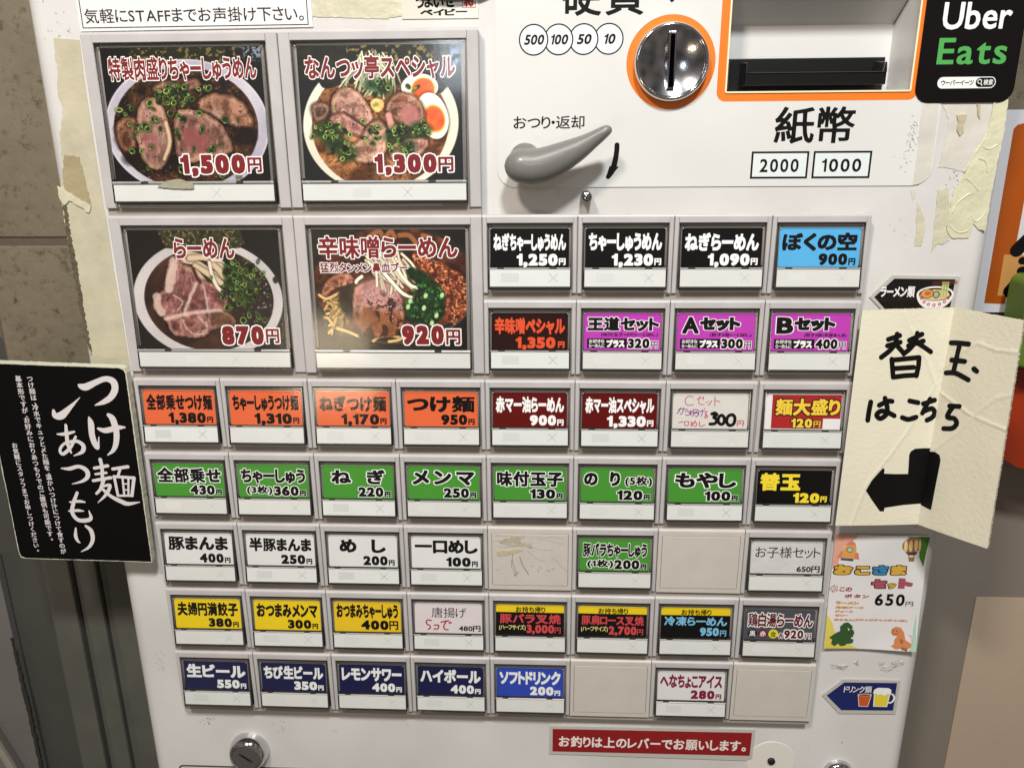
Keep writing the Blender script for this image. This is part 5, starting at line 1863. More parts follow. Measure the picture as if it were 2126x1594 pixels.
# wrinkles standing up from the yellow tape
sw = [(((840, 40), (820, 150), (775, 280), (700, 395), (640, 500)), 0.45), (((735, 410), (780, 430), (790, 500)), 0.5), (((650, 540), (700, 580), (730, 620)), 0.5), (((760, 330), (800, 350), (860, 320)), 0.4),
      (((560, 770), (600, 700), (680, 640)), 0.5), (((540, 850), (600, 900), (660, 890)), 0.5), (((690, 790), (720, 830), (780, 770)), 0.4)]
m_ = MB()
for pts, r in sw:
    L = smooth_line([s3(*p) + (r,) for p in pts], 4)
    for a, b_ in zip(L, L[1:]):
        dx, dz = b_[0] - a[0], b_[1] - a[1]
        n_ = math.hypot(dx, dz) or 1
        nx, nz = -dz / n_ * r, dx / n_ * r
        pa = [(a[0] + nx, 7.41, a[1] + nz), (a[0], 7.41 - r * 1.1, a[1]), (a[0] - nx, 7.41, a[1] - nz)]
        pb = [(b_[0] + nx, 7.41, b_[1] + nz), (b_[0], 7.41 - r * 1.1, b_[1]), (b_[0] - nx, 7.41, b_[1] - nz)]
        m_.mesh(pa + pb, [(0, 1, 4, 3), (1, 2, 5, 4)], T_BRT)
sheet_obj('tape_wrinkle', m_, 'raised wrinkles standing on the bright yellow crumpled tape', 'tape', (450, 7.4, 0), smooth=True)

# torn paper scraps below the children's poster
s8 = survey(1680, 1090, 4.767)
for i, pts in enumerate((((205, 1365), (255, 1350), (290, 1385), (385, 1385), (340, 1430), (270, 1405), (225, 1412)), ((435, 1350), (480, 1315), (482, 1385), (455, 1365)),
                         ((690, 1350), (780, 1345), (860, 1318), (945, 1345), (930, 1375), (860, 1390), (810, 1430), (760, 1445), (705, 1430)))):
    q = [s8(*p) for p in pts]
    lab = ('thin torn paper scrap under the left side of the poster', 'tiny torn paper scrap under the middle of the poster', 'crumpled foil like paper scrap under the right side of the poster')[i]
    cx = sum(p[0] for p in q) / len(q); cz = sum(p[1] for p in q) / len(q)
    lp = jag(q, 0.35, 1.0, 50 + i)
    m_ = MB()
    rg_ = random.Random(60 + i)
    mt_ = mat('crumpled paper', 'cbc8c0', 0.5, bump=1.0, bscale=300)
    for j in range(len(lp)):
        a, b_ = lp[j], lp[(j + 1) % len(lp)]
        c_ = (cx + rg_.uniform(-3, 3) * (i == 2), 7.3, cz + rg_.uniform(-1, 1))
        ma = ((a[0] * .6 + c_[0] * .4), 7.9 - rg_.uniform(0.1, 0.8), (a[1] * .6 + c_[2] * .4))
        m_.mesh([(a[0], 7.9 - rg_.uniform(0, .5), a[1]), (b_[0], 7.9 - rg_.uniform(0, .5), b_[1]), ma], [(0, 1, 2)], mt_)
        m_.mesh([(a[0], 7.88, a[1]), ma, c_], [(0, 1, 2)], mt_)
        m_.mesh([(b_[0], 7.88, b_[1]), ma, c_], [(0, 1, 2)], mt_)
    sheet_obj('paper_scrap', m_, lab, 'paper scrap', (cx, 7.9, cz), 'torn paper scraps under the poster')

# scuffs and torn tape on the blank button, stains on the cabinet (marks on the part itself)
sB = lambda x, y: face(1000 + x / 5.692, 1080 + y / 5.692)
O44 = (200.0, -4 * PITCH)
cB = homography([(105, 155), (1010, 165), (1005, 775), (118, 768)], [(2.5, 4.3), (47.5, 4.3), (47.5, 38.4), (2.5, 38.4)])


def local_marks(strokes, material, d, cell=0.12):
    m_ = MB()
    for st, r in strokes:
        m_.sheet(brush([smooth_line([cB(*p) + (r,) for p in st], 3)], cell), material, lambda x, y: (x, d, -y))
    return m_


st = [(((150, 180), (230, 175), (300, 190)), 0.12), (((115, 250), (200, 240), (330, 270), (420, 230)), 0.10), (((180, 300), (260, 320), (360, 300)), 0.1), (((355, 400), (350, 480), (380, 570), (400, 620)), 0.22),
      (((440, 430), (470, 520), (520, 600), (545, 640)), 0.28), (((345, 470), (340, 540), (370, 600)), 0.15), (((380, 620), (385, 660), (420, 610)), 0.3), (((530, 350), (600, 420), (680, 470), (740, 470)), 0.1),
      (((810, 430), (860, 460), (930, 540), (1000, 600)), 0.1), (((560, 300), (700, 350), (850, 340)), 0.08), (((570, 540), (610, 535)), 0.12), (((655, 570), (665, 610)), 0.16), (((680, 540), (690, 570)), 0.16),
      (((750, 590), (770, 580), (790, 605), (800, 590)), 0.14), (((820, 575), (850, 565)), 0.18), (((740, 200), (850, 190), (960, 220)), 0.08), (((600, 180), (760, 230), (950, 280)), 0.07), (((150, 600), (210, 570)), 0.1)]
m_ = local_marks(st, mat('scuff grey', '8b837b', 0.8), -0.28)
rg5 = random.Random(17)
SC2 = mat('faint scuff', 'a59d93', 0.8)
for k in range(70):
    x_, y_ = rg5.gauss(330, 190), 160 + abs(rg5.gauss(0, 150))
    if not 130 < x_ < 980 or y_ > 740:
        continue
    a_ = rg5.gauss(0.5, 0.5)
    L_ = rg5.uniform(10, 70)
    st2 = [cB(x_, y_) + (0.05,), cB(min(995, x_ + L_ * math.cos(a_)), y_ + L_ * 0.5 * math.sin(a_)) + (0.09,)]
    m_.sheet(brush([st2], 0.07), SC2, lambda x, y: (x, -0.27, -y))
m_.build('scuff_marks', b44)
m_ = MB()
m_.plate([jag([(cB(*p)[0], -cB(*p)[1]) for p in ((165, 360), (300, 345), (430, 330), (485, 350), (370, 385), (260, 415), (170, 412))], 0.2, 1, 3)], -0.55, -0.26, tape_mat('peeled flap', 'c4b798', 0.6))
m_.plate([jag([(cB(*p)[0], -cB(*p)[1]) for p in ((330, 168), (495, 175), (480, 205), (430, 215), (450, 255), (570, 262), (590, 325), (520, 300), (470, 290), (360, 300), (200, 260), (250, 210), (320, 205))], 0.25, 1, 4)], -0.5, -0.26,
         tape_mat('pale torn tape', 'b8b09c', 0.8))
m_.build('torn_tape', b44)
m_ = MB()
rg_ = random.Random(99)


def smudge(pxs, n, spread, rr, material, seed, d=7.96):
    rg2 = random.Random(seed)
    for _ in range(n):
        x, z = face(*pxs)
        x += rg2.gauss(0, spread[0]); z += rg2.gauss(0, spread[1])
        L = rg2.uniform(0.2, 1.0) * rr * 3
        a = rg2.gauss(-0.9, 0.5)
        m_.sheet(brush([[(x, z, rg2.uniform(.2, 1) * rr), (x + L * math.cos(a), z + L * math.sin(a), rr * rg2.uniform(.1, .6))]], rr * 0.5), material, lambda u, v: (u, d - rg2.uniform(0, .02), v))


G1 = mat('soft stain', 'a69f92', 0.8); G2 = mat('scrape mark', '8a8376', 0.8)
smudge((432, 1497), 16, (3.2, 2.0), 0.45, G2, 1)
smudge((586, 1512), 12, (1.6, 2.4), 0.35, G2, 2)
smudge((441, 1530), 6, (0.5, 3), 0.16, mat('grime', '5d564c', 0.8), 3)
smudge((600, 1560), 5, (3, 4), 0.2, G2, 4)
smudge((328, 1360), 14, (2.2, 5), 0.35, G1, 5)
smudge((1893, 285), 46, (1.4, 6.5), 0.30, mat('scuff grey', '8b837b', 0.8), 6, 7.46)
smudge((1875, 330), 22, (1.6, 5), 0.22, mat('scuff grey', '8b837b', 0.8), 7, 7.46)
smudge((1985, 365), 26, (3.5, 2.5), 0.2, mat('scuff grey', '8b837b', 0.8), 8, 7.72)
smudge((1748, 1540), 3, (0.3, .3), 0.25, mat('grime', '5d564c', 0.8), 9)
smudge((1870, 470), 12, (3, 4), 0.2, G2, 10)
smudge((120, 70), 16, (3.5, 7), 0.5, G1, 12)
m_.build('stain_marks', machine, MO)

# ---------------------------------------------------------------- children's set poster
mb = MB()
Wp, Hp = 54.6, 76.6
q8 = homography([(250, 70), (1160, 125), (1022, 1220), (128, 1185)], [(0, 0), (Wp, 1.0), (Wp, Hp), (0, Hp)])


def kwave(x, y):
    return 0.7 + 0.9 * math.sin(x / Wp * 2.6 + y / Hp * 2.2) ** 2 + 3.2 * (y / Hp) ** 3 * (0.5 + 0.5 * x / Wp) + 0.35 * math.sin(y / 9 + x / 14)


def kpl(x, y, lift=0):
    return (404.2 + x + (y / Hp) * 0.6, 7.9 - kwave(x, y) - lift, -185.2 - y)


def kp(lift):
    return lambda x, y: kpl(x, y, lift)


nx, ny = 26, 34
V = [kpl(Wp * i / nx, Hp * j / ny, 0) for j in range(ny + 1) for i in range(nx + 1)]
Fq = [(j * (nx + 1) + i, j * (nx + 1) + i + 1, (j + 1) * (nx + 1) + i + 1, (j + 1) * (nx + 1) + i) for j in range(ny) for i in range(nx)]
mb.mesh(V, Fq, mat('poster paper', 'dddbd8', 0.5, bump=0.08, bscale=60))


def cutgrid(pts, material, lift):
    """print region on the wavy sheet: clipped to small cells through a dense brush-free polygon raster"""
    cell = 1.1
    xs = np.arange(-1, Wp + 1, cell); ys = np.arange(-1, Hp + 1, cell)
    X, Y = np.meshgrid(xs, ys)
    segs = [(pts[i][0], pts[i][1], pts[(i + 1) % len(pts)][0], pts[(i + 1) % len(pts)][1]) for i in range(len(pts))]
    flat_, tris_ = tess([pts])
    # subdivide long triangles so that they follow the curl
    import itertools
    tl = [[flat_[i] for i in t_] for t_ in tris_]
    out = []
    while tl:
        T = tl.pop()
        e_ = [(math.hypot(T[i][0] - T[(i + 1) % 3][0], T[i][1] - T[(i + 1) % 3][1]), i) for i in range(3)]
        L, i = max(e_)
        if L < 5:
            out.append(T)
            continue
        a, b_, c = T[i], T[(i + 1) % 3], T[(i + 2) % 3]
        m2 = ((a[0] + b_[0]) / 2, (a[1] + b_[1]) / 2)
        tl += [[a, m2, c], [m2, b_, c]]
    for T in out:
        mb.mesh([kpl(x, y, lift) for x, y in T], [(0, 1, 2)], material)


def K(pts):
    return [q8(*p) for p in pts]


def kcirc(cx, cy, rx, ry, n=22):
    return K([(cx + rx * math.cos(2 * math.pi * k / n), cy + ry * math.sin(2 * math.pi * k / n)) for k in range(n)])


def kc(c):
    return mat('poster ' + c, c, 0.5)


cutgrid(K([(250, 72), (480, 84), (420, 130), (330, 190), (290, 290), (262, 400), (215, 400)]), kc('dba08a'), 0.10)
cutgrid(K([(940, 112), (1158, 128), (1100, 415), (1060, 320), (1060, 220), (1000, 150)]), kc('3f7d2c'), 0.10)
cutgrid(K([(165, 850), (215, 930), (240, 1040), (300, 1110), (380, 1150), (470, 1196), (130, 1184)]), kc('dccb58'), 0.10)
cutgrid(K([(1036, 860), (1022, 1220), (950, 1217), (985, 1150), (1005, 1000)]), kc('a9cdb4'), 0.10)
# rocket
cutgrid(K([(300, 235), (335, 225), (350, 300), (262, 300)]), kc('cf7c6a'), 0.14)
cutgrid(K([(440, 240), (470, 260), (475, 320), (425, 310)]), kc('cf7c6a'), 0.14)
cutgrid(K([(405, 130), (440, 160), (450, 220), (425, 310), (300, 300), (320, 220), (360, 160)]), kc('d99a4e'), 0.18)
cutgrid(K([(405, 130), (440, 160), (442, 180), (350, 175), (370, 150)]), kc('cf7c6a'), 0.21)
cutgrid(kcirc(385, 221, 30, 27), kc('3c4a42'), 0.23)
cutgrid(kcirc(385, 221, 24, 21), kc('a8c2b0'), 0.26)
cutgrid(K([(300, 298), (422, 312), (418, 332), (296, 318)]), kc('35506e'), 0.24)
# balloon
cutgrid(kcirc(985, 200, 95, 76, 28), kc('a46a5c'), 0.14)
for cx in (925, 975, 1025, 1062):
    cutgrid(kcirc(cx, 205, 18 if cx < 1050 else 10, 58, 16), kc('e3d083'), 0.18)
cutgrid(K([(925, 265), (1045, 270), (1018, 298), (955, 296)]), kc('5c3a36'), 0.20)
cutgrid(K([(955, 315), (1015, 318), (1010, 360), (958, 356)]), kc('8a6d42'), 0.18)
cutgrid(K([(955, 297), (962, 297), (962, 316), (956, 316)]), kc('5c3a36'), 0.19)
cutgrid(K([(1006, 298), (1013, 298), (1012, 317), (1006, 317)]), kc('5c3a36'), 0.19)
# plain green horned dinosaur and orange long-necked dinosaur
G_ = kc('33552b')
cutgrid(K([(178, 1078), (240, 1035), (300, 1010), (380, 1000), (420, 1060), (380, 1110), (400, 1145), (360, 1145), (330, 1165), (290, 1165), (270, 1140), (235, 1165), (200, 1140), (210, 1095)]), G_, 0.14)
cutgrid(K([(290, 1020), (290, 970), (330, 935), (370, 930), (410, 965), (432, 1040), (415, 1080), (370, 1080), (320, 1060)]), G_, 0.17)
cutgrid(K([(380, 1085), (425, 1105), (415, 1140), (350, 1130)]), G_, 0.18)
cutgrid(K([(365, 985), (388, 1000), (372, 1015)]), kc('d7d2a8'), 0.20)
cutgrid(K([(405, 1000), (418, 985), (420, 1010)]), kc('d7d2a8'), 0.20)
O_ = kc('cf8252')
cutgrid(K([(788, 1040), (800, 1005), (840, 985), (885, 995), (915, 1040), (925, 1110), (985, 1150), (985, 1090), (955, 1060), (985, 1075), (992, 1130), (975, 1180), (930, 1195), (880, 1190), (830, 1200), (785, 1170), (815, 1150),
              (820, 1110), (850, 1075), (810, 1070)]), O_, 0.14)
cutgrid(K([(870, 1100), (905, 1110), (900, 1150), (880, 1145)]), kc('a0613c'), 0.18)
cutgrid(K([(885, 1175), (945, 1190), (935, 1215), (880, 1200)]), kc('a0613c'), 0.18)
for cx, cy in ((812, 1023), (845, 1028), (378, 1038)):
    cutgrid(kcirc(cx, cy, 6, 6, 10), kc('2a1d16'), 0.22)
mb.sheet(brush([smooth_line([q8(*p) + (0.12,) for p in ((800, 1045), (825, 1056), (855, 1050))], 3)], 0.08), kc('2a1d16'), kp(0.24))


def ktext(s, px, fill, w, outline=None, ow=0.06, lift=0.2, track=0.08, **k):
    (xa, ya), (xb, yb) = q8(px[0], px[1]), q8(px[2], px[3])
    text(mb, s, (xa, xb, ya, yb), fill, kpl, weight=w, outline=outline, ow=ow, lift=lift, lift2=lift + 0.08, track=track, **k)


ktext('おこさま', (240, 365, 930, 490), [kc('d2a63c'), kc('d2a63c'), kc('3c7fa6'), kc('d2a63c')], 0.085, INK, 0.06, track=0.16)
ktext('セ', (605, 520, 740, 612), kc('a34c58'), 0.10, INK, 0.06)
ktext('ッ', (762, 565, 832, 618), kc('c2a93c'), 0.08, INK, 0.07)
ktext('ト', (865, 520, 995, 620), kc('a34c58'), 0.14, INK, 0.04)
RP = mat('red pen', 'a3222f', 0.5)
ktext('この', (290, 585, 408, 630), RP, 0.035)
ktext('ボタン', (338, 655, 575, 700), RP, 0.035, track=0.2)
for a, b_ in (((185, 600), (240, 565)), ((185, 600), (235, 640)), ((240, 565), (240, 582)), ((235, 640), (238, 618)), ((240, 582), (268, 578)), ((238, 618), (266, 625)), ((268, 578), (266, 625)), ((205, 590), (225, 625)), ((225, 580), (245, 620)), ((245, 590), (262, 615))):
    mb.sheet(brush([[q8(*a) + (0.13,), q8(*b_) + (0.13,)]], 0.09), RP, kp(0.12))
ktext('650', (640, 660, 915, 785), INK, 0.028, track=0.14)
ktext('円', (932, 742, 1000, 788), INK, 0.0)
OT = kc('cf8a3c')
ktext('ラーメン', (250, 722, 478, 760), OT, 0.05, track=0.02)
ktext('唐揚げ一コ', (248, 768, 518, 802), OT, 0.05, track=0.02)
ktext('ジュース', (244, 806, 418, 836), OT, 0.05, track=0.02)
ktext('ゼリー', (238, 845, 368, 872), OT, 0.05, track=0.02)
ktext('おもちゃ(ガチャガチャメダル1枚)', (232, 888, 945, 942), OT, 0.045, track=0.02)
sheet_obj('kids_poster', mb, 'small curling white poster with rocket, balloon and two dinosaurs, right of the buttons', 'poster', (431, 7.9, -262))

# ---------------------------------------------------------------- black foam board sign on the left
BQ = homography([(905, 78), (1095, 1480), (145, 1450), (-145, 38)], [(0.1, -82.3), (-2.4, -204.3), (-83.9, -203.0), (-83.1, -79.5)])
DB = -5.0
mb = MB()
board = [(-83.1, -79.5), (-3.5, -82.1), (-1.0, -82.9), (0.0, -85.5), (-2.4, -204.3), (-80.5, -203.1), (-83.3, -202.4), (-84.0, -199.5)]
brd = jag(board, 0.14, 2.2, 12)
M_FOAM = mat('foam board edge', 'cfcdb8', 0.6, bump=0.3, bscale=300)
mb.plate([brd], DB, DB + 4.6, M_FOAM)
inn = [(-82.6, -80.3), (-3.8, -82.8), (-1.6, -83.8), (-0.7, -86.0), (-2.8, -203.9), (-80.2, -202.7), (-82.9, -201.6), (-83.6, -199.0)]
mb.sheet([jag(inn, 0.12, 1.5, 13)], mat('matt black board', '080707', 0.5, spec=0.15), lambda x, y: (x, DB - 0.05, y))
BW = mat('board lettering', 'd9d2d1', 0.55)
cal = [
    [(566, 203, 6), (585, 215, 20), (620, 218, 26), (690, 185, 20), (760, 160, 20), (815, 180, 26), (828, 235, 24), (800, 290, 22), (750, 325, 18), (685, 350, 4)],
    [(640, 436, 6), (655, 480, 22), (662, 560, 22), (680, 620, 22), (700, 655, 16), (708, 640, 9), (712, 575, 3)],
    [(708, 518, 10), (760, 532, 20), (840, 512, 19), (898, 508, 7)],
    [(782, 420, 14), (812, 450, 24), (838, 540, 22), (836, 620, 20), (815, 675, 14), (775, 708, 4)],
    [(722, 740, 14), (735, 800, 13), (738, 890, 12)], [(680, 802, 12), (775, 785, 13)], [(688, 845, 9), (765, 835, 10)], [(672, 892, 12), (798, 870, 13)],
    [(745, 890, 14), (725, 950, 12), (695, 985, 10)], [(735, 935, 9), (792, 925, 12), (765, 990, 12), (705, 1050, 3)],
    [(742, 955, 12), (800, 1005, 14), (870, 1040, 18), (920, 1058, 16), (1008, 1046, 3)],
    [(812, 808, 12), (920, 792, 13)], [(868, 800, 10), (852, 850, 10)], [(822, 862, 11), (850, 1000, 10)], [(820, 862, 11), (965, 872, 12)], [(965, 872, 13), (950, 1000, 12)], [(850, 1000, 9), (955, 1000, 9)],
    [(882, 870, 8), (895, 1000, 8)], [(925, 870, 8), (925, 1000, 8)], [(885, 915, 6), (925, 915, 6)], [(890, 958, 6), (925, 958, 6)],
    [(386, 388, 10), (398, 425, 22), (440, 425, 28), (485, 385, 20), (535, 335, 9), (576, 293, 2)],
    [(413, 558, 6), (470, 556, 14), (535, 540, 8)], [(474, 492, 10), (480, 560, 14), (488, 630, 13), (512, 690, 8)],
    [(545, 575, 9), (510, 650, 12), (455, 700, 13), (432, 672, 11), (465, 625, 10), (550, 608, 13), (600, 640, 16), (592, 685, 14), (530, 714, 3)],
    [(440, 803, 4), (500, 806, 14), (565, 790, 14), (620, 815, 18), (632, 860, 16), (595, 895, 11), (520, 916, 3)],
    [(556, 978, 11), (530, 1050, 14), (520, 1120, 15), (560, 1172, 16), (620, 1178, 17), (655, 1160, 14), (640, 1108, 4)], [(502, 1046, 6), (570, 1040, 12), (612, 1046, 6)], [(496, 1110, 6), (560, 1106, 12), (602, 1110, 5)],
    [(546, 1232, 6), (545, 1290, 14), (560, 1325, 11), (577, 1338, 4)], [(618, 1218, 10), (655, 1250, 17), (668, 1315, 15), (640, 1370, 11), (585, 1402, 3)],
]
k_ = 85.0 / 1060
for stq in cal:
    L = [BQ(x, y) + (r * k_ * 0.98,) for x, y, r in stq]
    mb.sheet(brush([smooth_line(L, 5)], 0.35), BW, lambda x, y: (x, DB - 0.09 - random.random() * 0.03, y))


def column(s, p0, p1, size):
    """vertical line of small lettering from p0 to p1 (survey marks)"""
    (xa, za), (xb, zb) = BQ(*p0), BQ(*p1)
    n = len(s)
    w = 0
    adv = []
    for ch in s:
        adv.append(w)
        w += 0.55 if ch in '、' else 1.0
    for i, ch in enumerate(s):
        t_ = adv[i] / (w - 1)
        cx, cz = xa + (xb - xa) * t_, za + (zb - za) * t_
        flat_, tris_ = glyph_tris(ch, 0.010 if glyph(ch)[4] > 12 else 0.018)
        mb.mesh([(cx + (u - 0.5 + (0.45 if ch in '、。' else 0)) * size, DB - 0.09, cz + (v - 0.36 + (0.3 if ch in '、。' else 0)) * size) for u, v in flat_], tris_, BW)


column('つけ麺は、冷水でキュッと〆た麺を、温かいつけ汁につけて食すのが', (215, 160), (455, 1400), 3.75)
column('基本形ですが、お好みにおりあつもりでのご提供も可能です。', (132, 160), (368, 1315), 3.75)
column('お気軽にスタッフまでお申しつけください。', (106, 640), (268, 1395), 3.6)
sheet_obj('board_sign', mb, 'black foam board sign with large white brush lettering, left of the buttons', 'sign', (-42, DB, -204))

# ---------------------------------------------------------------- folded cardboard sign on the right
CL = [(398.8, -5.0, -49.2), (445.3, -5.3, -47.6), (444.0, -5.3, -171.9), (398.7, -5.0, -173.7)]
CR = [(445.3, -5.3, -47.6), (461.3, -40.0, -46.8), (464.2, -40.0, -167.9), (444.0, -5.3, -171.9)]


def flap_map(marks, C, W_, H_):
    """survey marks -> position on a flap, through the plane the flap lies in"""
    ex, ey = C[1][0] - C[0][0], C[1][1] - C[0][1]
    n_ = math.hypot(ex, ey)
    ex, ey = ex / n_, ey / n_
    pl = [((c[0] - C[0][0]) * ex + (c[1] - C[0][1]) * ey, C[0][2] - c[2]) for c in C]
    h_ = homography(marks, pl)

    def f(px_, py_):
        s_, t_ = h_(px_, py_)
        u, v = s_ / pl[1][0], t_ / pl[3][1]
        for _ in range(6):
            S0 = [(1 - v) * ((1 - u) * pl[0][i] + u * pl[1][i]) + v * ((1 - u) * pl[3][i] + u * pl[2][i]) for i in (0, 1)]
            du = [(1 - v) * (pl[1][i] - pl[0][i]) + v * (pl[2][i] - pl[3][i]) for i in (0, 1)]
            dv = [(1 - u) * (pl[3][i] - pl[0][i]) + u * (pl[2][i] - pl[1][i]) for i in (0, 1)]
            r0, r1 = s_ - S0[0], t_ - S0[1]
            det = du[0] * dv[1] - du[1] * dv[0]
            u += (r0 * dv[1] - r1 * dv[0]) / det
            v += (du[0] * r1 - du[1] * r0) / det
        return (u * W_, v * H_)
    return f


QL = flap_map([(243, 230), (765, 212), (560, 1425), (92, 1435)], CL, 47.3, 124.3)
QR = flap_map([(765, 212), (1148, 290), (945, 1562), (560, 1425)], CR, 38.0, 122.0)
creaseL = [(((520, 330), (600, 480), (660, 640), (640, 680), (480, 930), (400, 1040), (270, 1200), (180, 1430)), 0.5), (((480, 240), (520, 340)), 0.3)]
creaseR = [(((700, 540), (830, 440), (900, 400), (1000, 440), (1120, 455)), 0.45), (((680, 660), (860, 790), (1055, 875)), 0.5), (((640, 1000), (800, 880), (920, 760), (1000, 700), (1090, 680)), 0.45)]


def make_flap(C, Q, W_, H_, creases, bow):
    segs = []
    for pts, hgt in creases:
        L = [Q(*p) for p in pts]
        for a, b_ in zip(L, L[1:]):
            segs.append((a[0], a[1], b_[0], b_[1], hgt))
    S_ = np.array(segs)

    def f(x, y, lift=0.0):
        u, v = x / W_, y / H_
        p = [(1 - v) * ((1 - u) * C[0][i] + u * C[1][i]) + v * ((1 - u) * C[3][i] + u * C[2][i]) for i in range(3)]
        e1 = Vector((C[1][0] - C[0][0], C[1][1] - C[0][1], C[1][2] - C[0][2])).normalized()
        n_ = Vector((e1.y, -e1.x, 0)).normalized()
        if n_.y > 0:
            n_ = -n_
        ax, ay, bx, by = S_[:, 0], S_[:, 1], S_[:, 2], S_[:, 3]
        dx, dy = bx - ax, by - ay
        t_ = np.clip(((x - ax) * dx + (y - ay) * dy) / (dx * dx + dy * dy), 0, 1)
        d_ = np.hypot(x - ax - t_ * dx, y - ay - t_ * dy)
        hgt = 0.55 * float((S_[:, 4] * np.exp(-(d_ / 1.0) ** 2)).max())
        und = (0.25 * math.sin(x / 9 + 1) * math.sin(y / 13) + bow) * math.sin(math.pi * min(1, max(0, u)))
        k2 = hgt + und + lift
        return (p[0] + n_.x * k2, p[1] + n_.y * k2, p[2])
    return f


FL = make_flap(CL, QL, 47.3, 124.3, creaseL, 0.3)
FR = make_flap(CR, QR, 38.0, 122.0, creaseR, 0.4)
CARDB = mat('cream card', 'e3ddc6', 0.62, bump=0.22, bscale=420, var=0.05, vscale=18)
CARDB2 = mat('cream card edge', 'cfc4a8', 0.7, bump=0.6, bscale=300, var=0.15, vscale=60)
sign = empty('folded_card_sign', (431, -5, -174))
tag(sign, 'cream folded card sign with thick black handwriting and a bent arrow', 'sign')
SO = (-431, 5, 174)


def flap_obj(name, F_, W_, H_, nx, ny, ragged, back=(0.4, 1.6)):
    m_ = MB()
    rg3 = random.Random(ragged)
    V = []
    for j in range(ny + 1):
        for i in range(nx + 1):
            x, y = W_ * i / nx, H_ * j / ny
            if i == nx and ragged > 1:
                x += rg3.uniform(-0.22, 0.12)
            if j == 0:
                y += rg3.uniform(-0.15, 0.15)
            V.append(F_(x, y))
    nb = len(V)
    B = [(x + back[0], d + back[1], z) for x, d, z in V]
    Fq = []
    for j in range(ny):
        for i in range(nx):
            a = j * (nx + 1) + i
            Fq.append((a, a + 1, a + nx + 2, a + nx + 1))
    m_.mesh(V, Fq, CARDB)
    m_.mesh(B, Fq, CARDB2)
    ring_ = [i for i in range(nx + 1)] + [j * (nx + 1) + nx for j in range(1, ny + 1)] + [ny * (nx + 1) + i for i in range(nx - 1, -1, -1)] + [j * (nx + 1) for j in range(ny - 1, 0, -1)]
    for a, b_ in zip(ring_, ring_[1:] + ring_[:1]):
        m_.mesh([V[a], V[b_], B[b_], B[a]], [(0, 1, 2, 3)], CARDB2)
    return m_


MARK = mat('black marker', '0b0a0a', 0.55, spec=0.2)


def ink(m_, F_, Q, strokes, r, lift=0.10):
    """felt-pen strokes, drawn flat in survey units and then laid on the flap"""
    for stq in strokes:
        L = smooth_line([(p[0], p[1], p[2] if len(p) > 2 else r) for p in stq], 4)
        flat_, tris_ = tess(brush([L], 3.0))
        lf = lift + random.random() * 0.05
        tl = [[Q(*flat_[i]) for i in t_] for t_ in tris_]
        while tl:
            T = tl.pop()
            Lm, i = max((math.hypot(T[i][0] - T[(i + 1) % 3][0], T[i][1] - T[(i + 1) % 3][1]), i) for i in range(3))
            if Lm < 1.6:
                m_.mesh([F_(x, y, lf) for x, y in T], [(0, 1, 2)], MARK)
                continue
            a, b_, c = T[i], T[(i + 1) % 3], T[(i + 2) % 3]
            m2 = ((a[0] + b_[0]) / 2, (a[1] + b_[1]) / 2)
            tl += [[a, m2, c], [m2, b_, c]]


def inkpoly(m_, F_, Q, pts, lift=0.1):
    P2 = [Q(*p) for p in pts]
    flat_, tris_ = tess([P2])
    tl = [[flat_[i] for i in t_] for t_ in tris_]
    while tl:
        T = tl.pop()
        L, i = max((math.hypot(T[i][0] - T[(i + 1) % 3][0], T[i][1] - T[(i + 1) % 3][1]), i) for i in range(3))
        if L < 1.6:
            m_.mesh([F_(x, y, lift) for x, y in T], [(0, 1, 2)], MARK)
            continue
        a, b_, c = T[i], T[(i + 1) % 3], T[(i + 2) % 3]
        m2 = ((a[0] + b_[0]) / 2, (a[1] + b_[1]) / 2)
        tl += [[a, m2, c], [m2, b_, c]]


m_ = flap_obj('card_panel', FL, 47.3, 124.3, 90, 170, 1)
ink(m_, FL, QL, [
    [(390, 390), (455, 368)], [(385, 425), (458, 405)], [(440, 360), (430, 410), (400, 450), (350, 490)], [(440, 425), (478, 466)],
    [(510, 395), (582, 360)], [(505, 425), (590, 398)], [(555, 355), (545, 400), (515, 440), (478, 470)], [(552, 405), (590, 430), (632, 458)],
    [(410, 500), (418, 600)], [(412, 505), (490, 498), (566, 490)], [(566, 492), (562, 540), (550, 592)], [(425, 552), (535, 545)], [(420, 600), (480, 592), (552, 588)],
    [(292, 740), (282, 790), (275, 842)], [(340, 758), (385, 735), (412, 735)], [(372, 718), (385, 770), (378, 810), (345, 832), (325, 812), (350, 790), (390, 798), (424, 815)],
    [(512, 732), (560, 742)], [(470, 825), (505, 835), (548, 822)],
    [(590, 748), (655, 728)], [(628, 722), (600, 770), (585, 800)], [(595, 790), (640, 775), (656, 800), (640, 826), (612, 840)]], 14)
inkpoly(m_, FL, QL, [(264, 1235), (300, 1175), (362, 1108), (372, 1118), (368, 1140), (430, 1143), (505, 1142), (508, 1100), (511, 1035), (520, 1015), (545, 1000), (600, 997), (632, 998), (606, 1150), (580, 1308), (480, 1316), (372, 1332), (368, 1352), (345, 1352), (300, 1290)])
m_.v = [(x + SO[0], d + SO[1], z + SO[2]) for x, d, z in m_.v]
m_.build('card_panel', sign, smooth=False)
m_ = flap_obj('card_panel', FR, 38.0, 122.0, 72, 170, 5, (1.5, 1.3))
ink(m_, FR, QR, [[(752, 398), (800, 400), (852, 406)], [(802, 402), (785, 480), (765, 560)], [(757, 490), (830, 498)], [(725, 560), (780, 562), (850, 598)], [(882, 540, 15), (896, 552, 14)],
                 [(745, 742), (800, 744)], [(765, 745), (740, 780), (735, 805), (772, 812), (784, 840), (760, 866), (712, 868)]], 14)
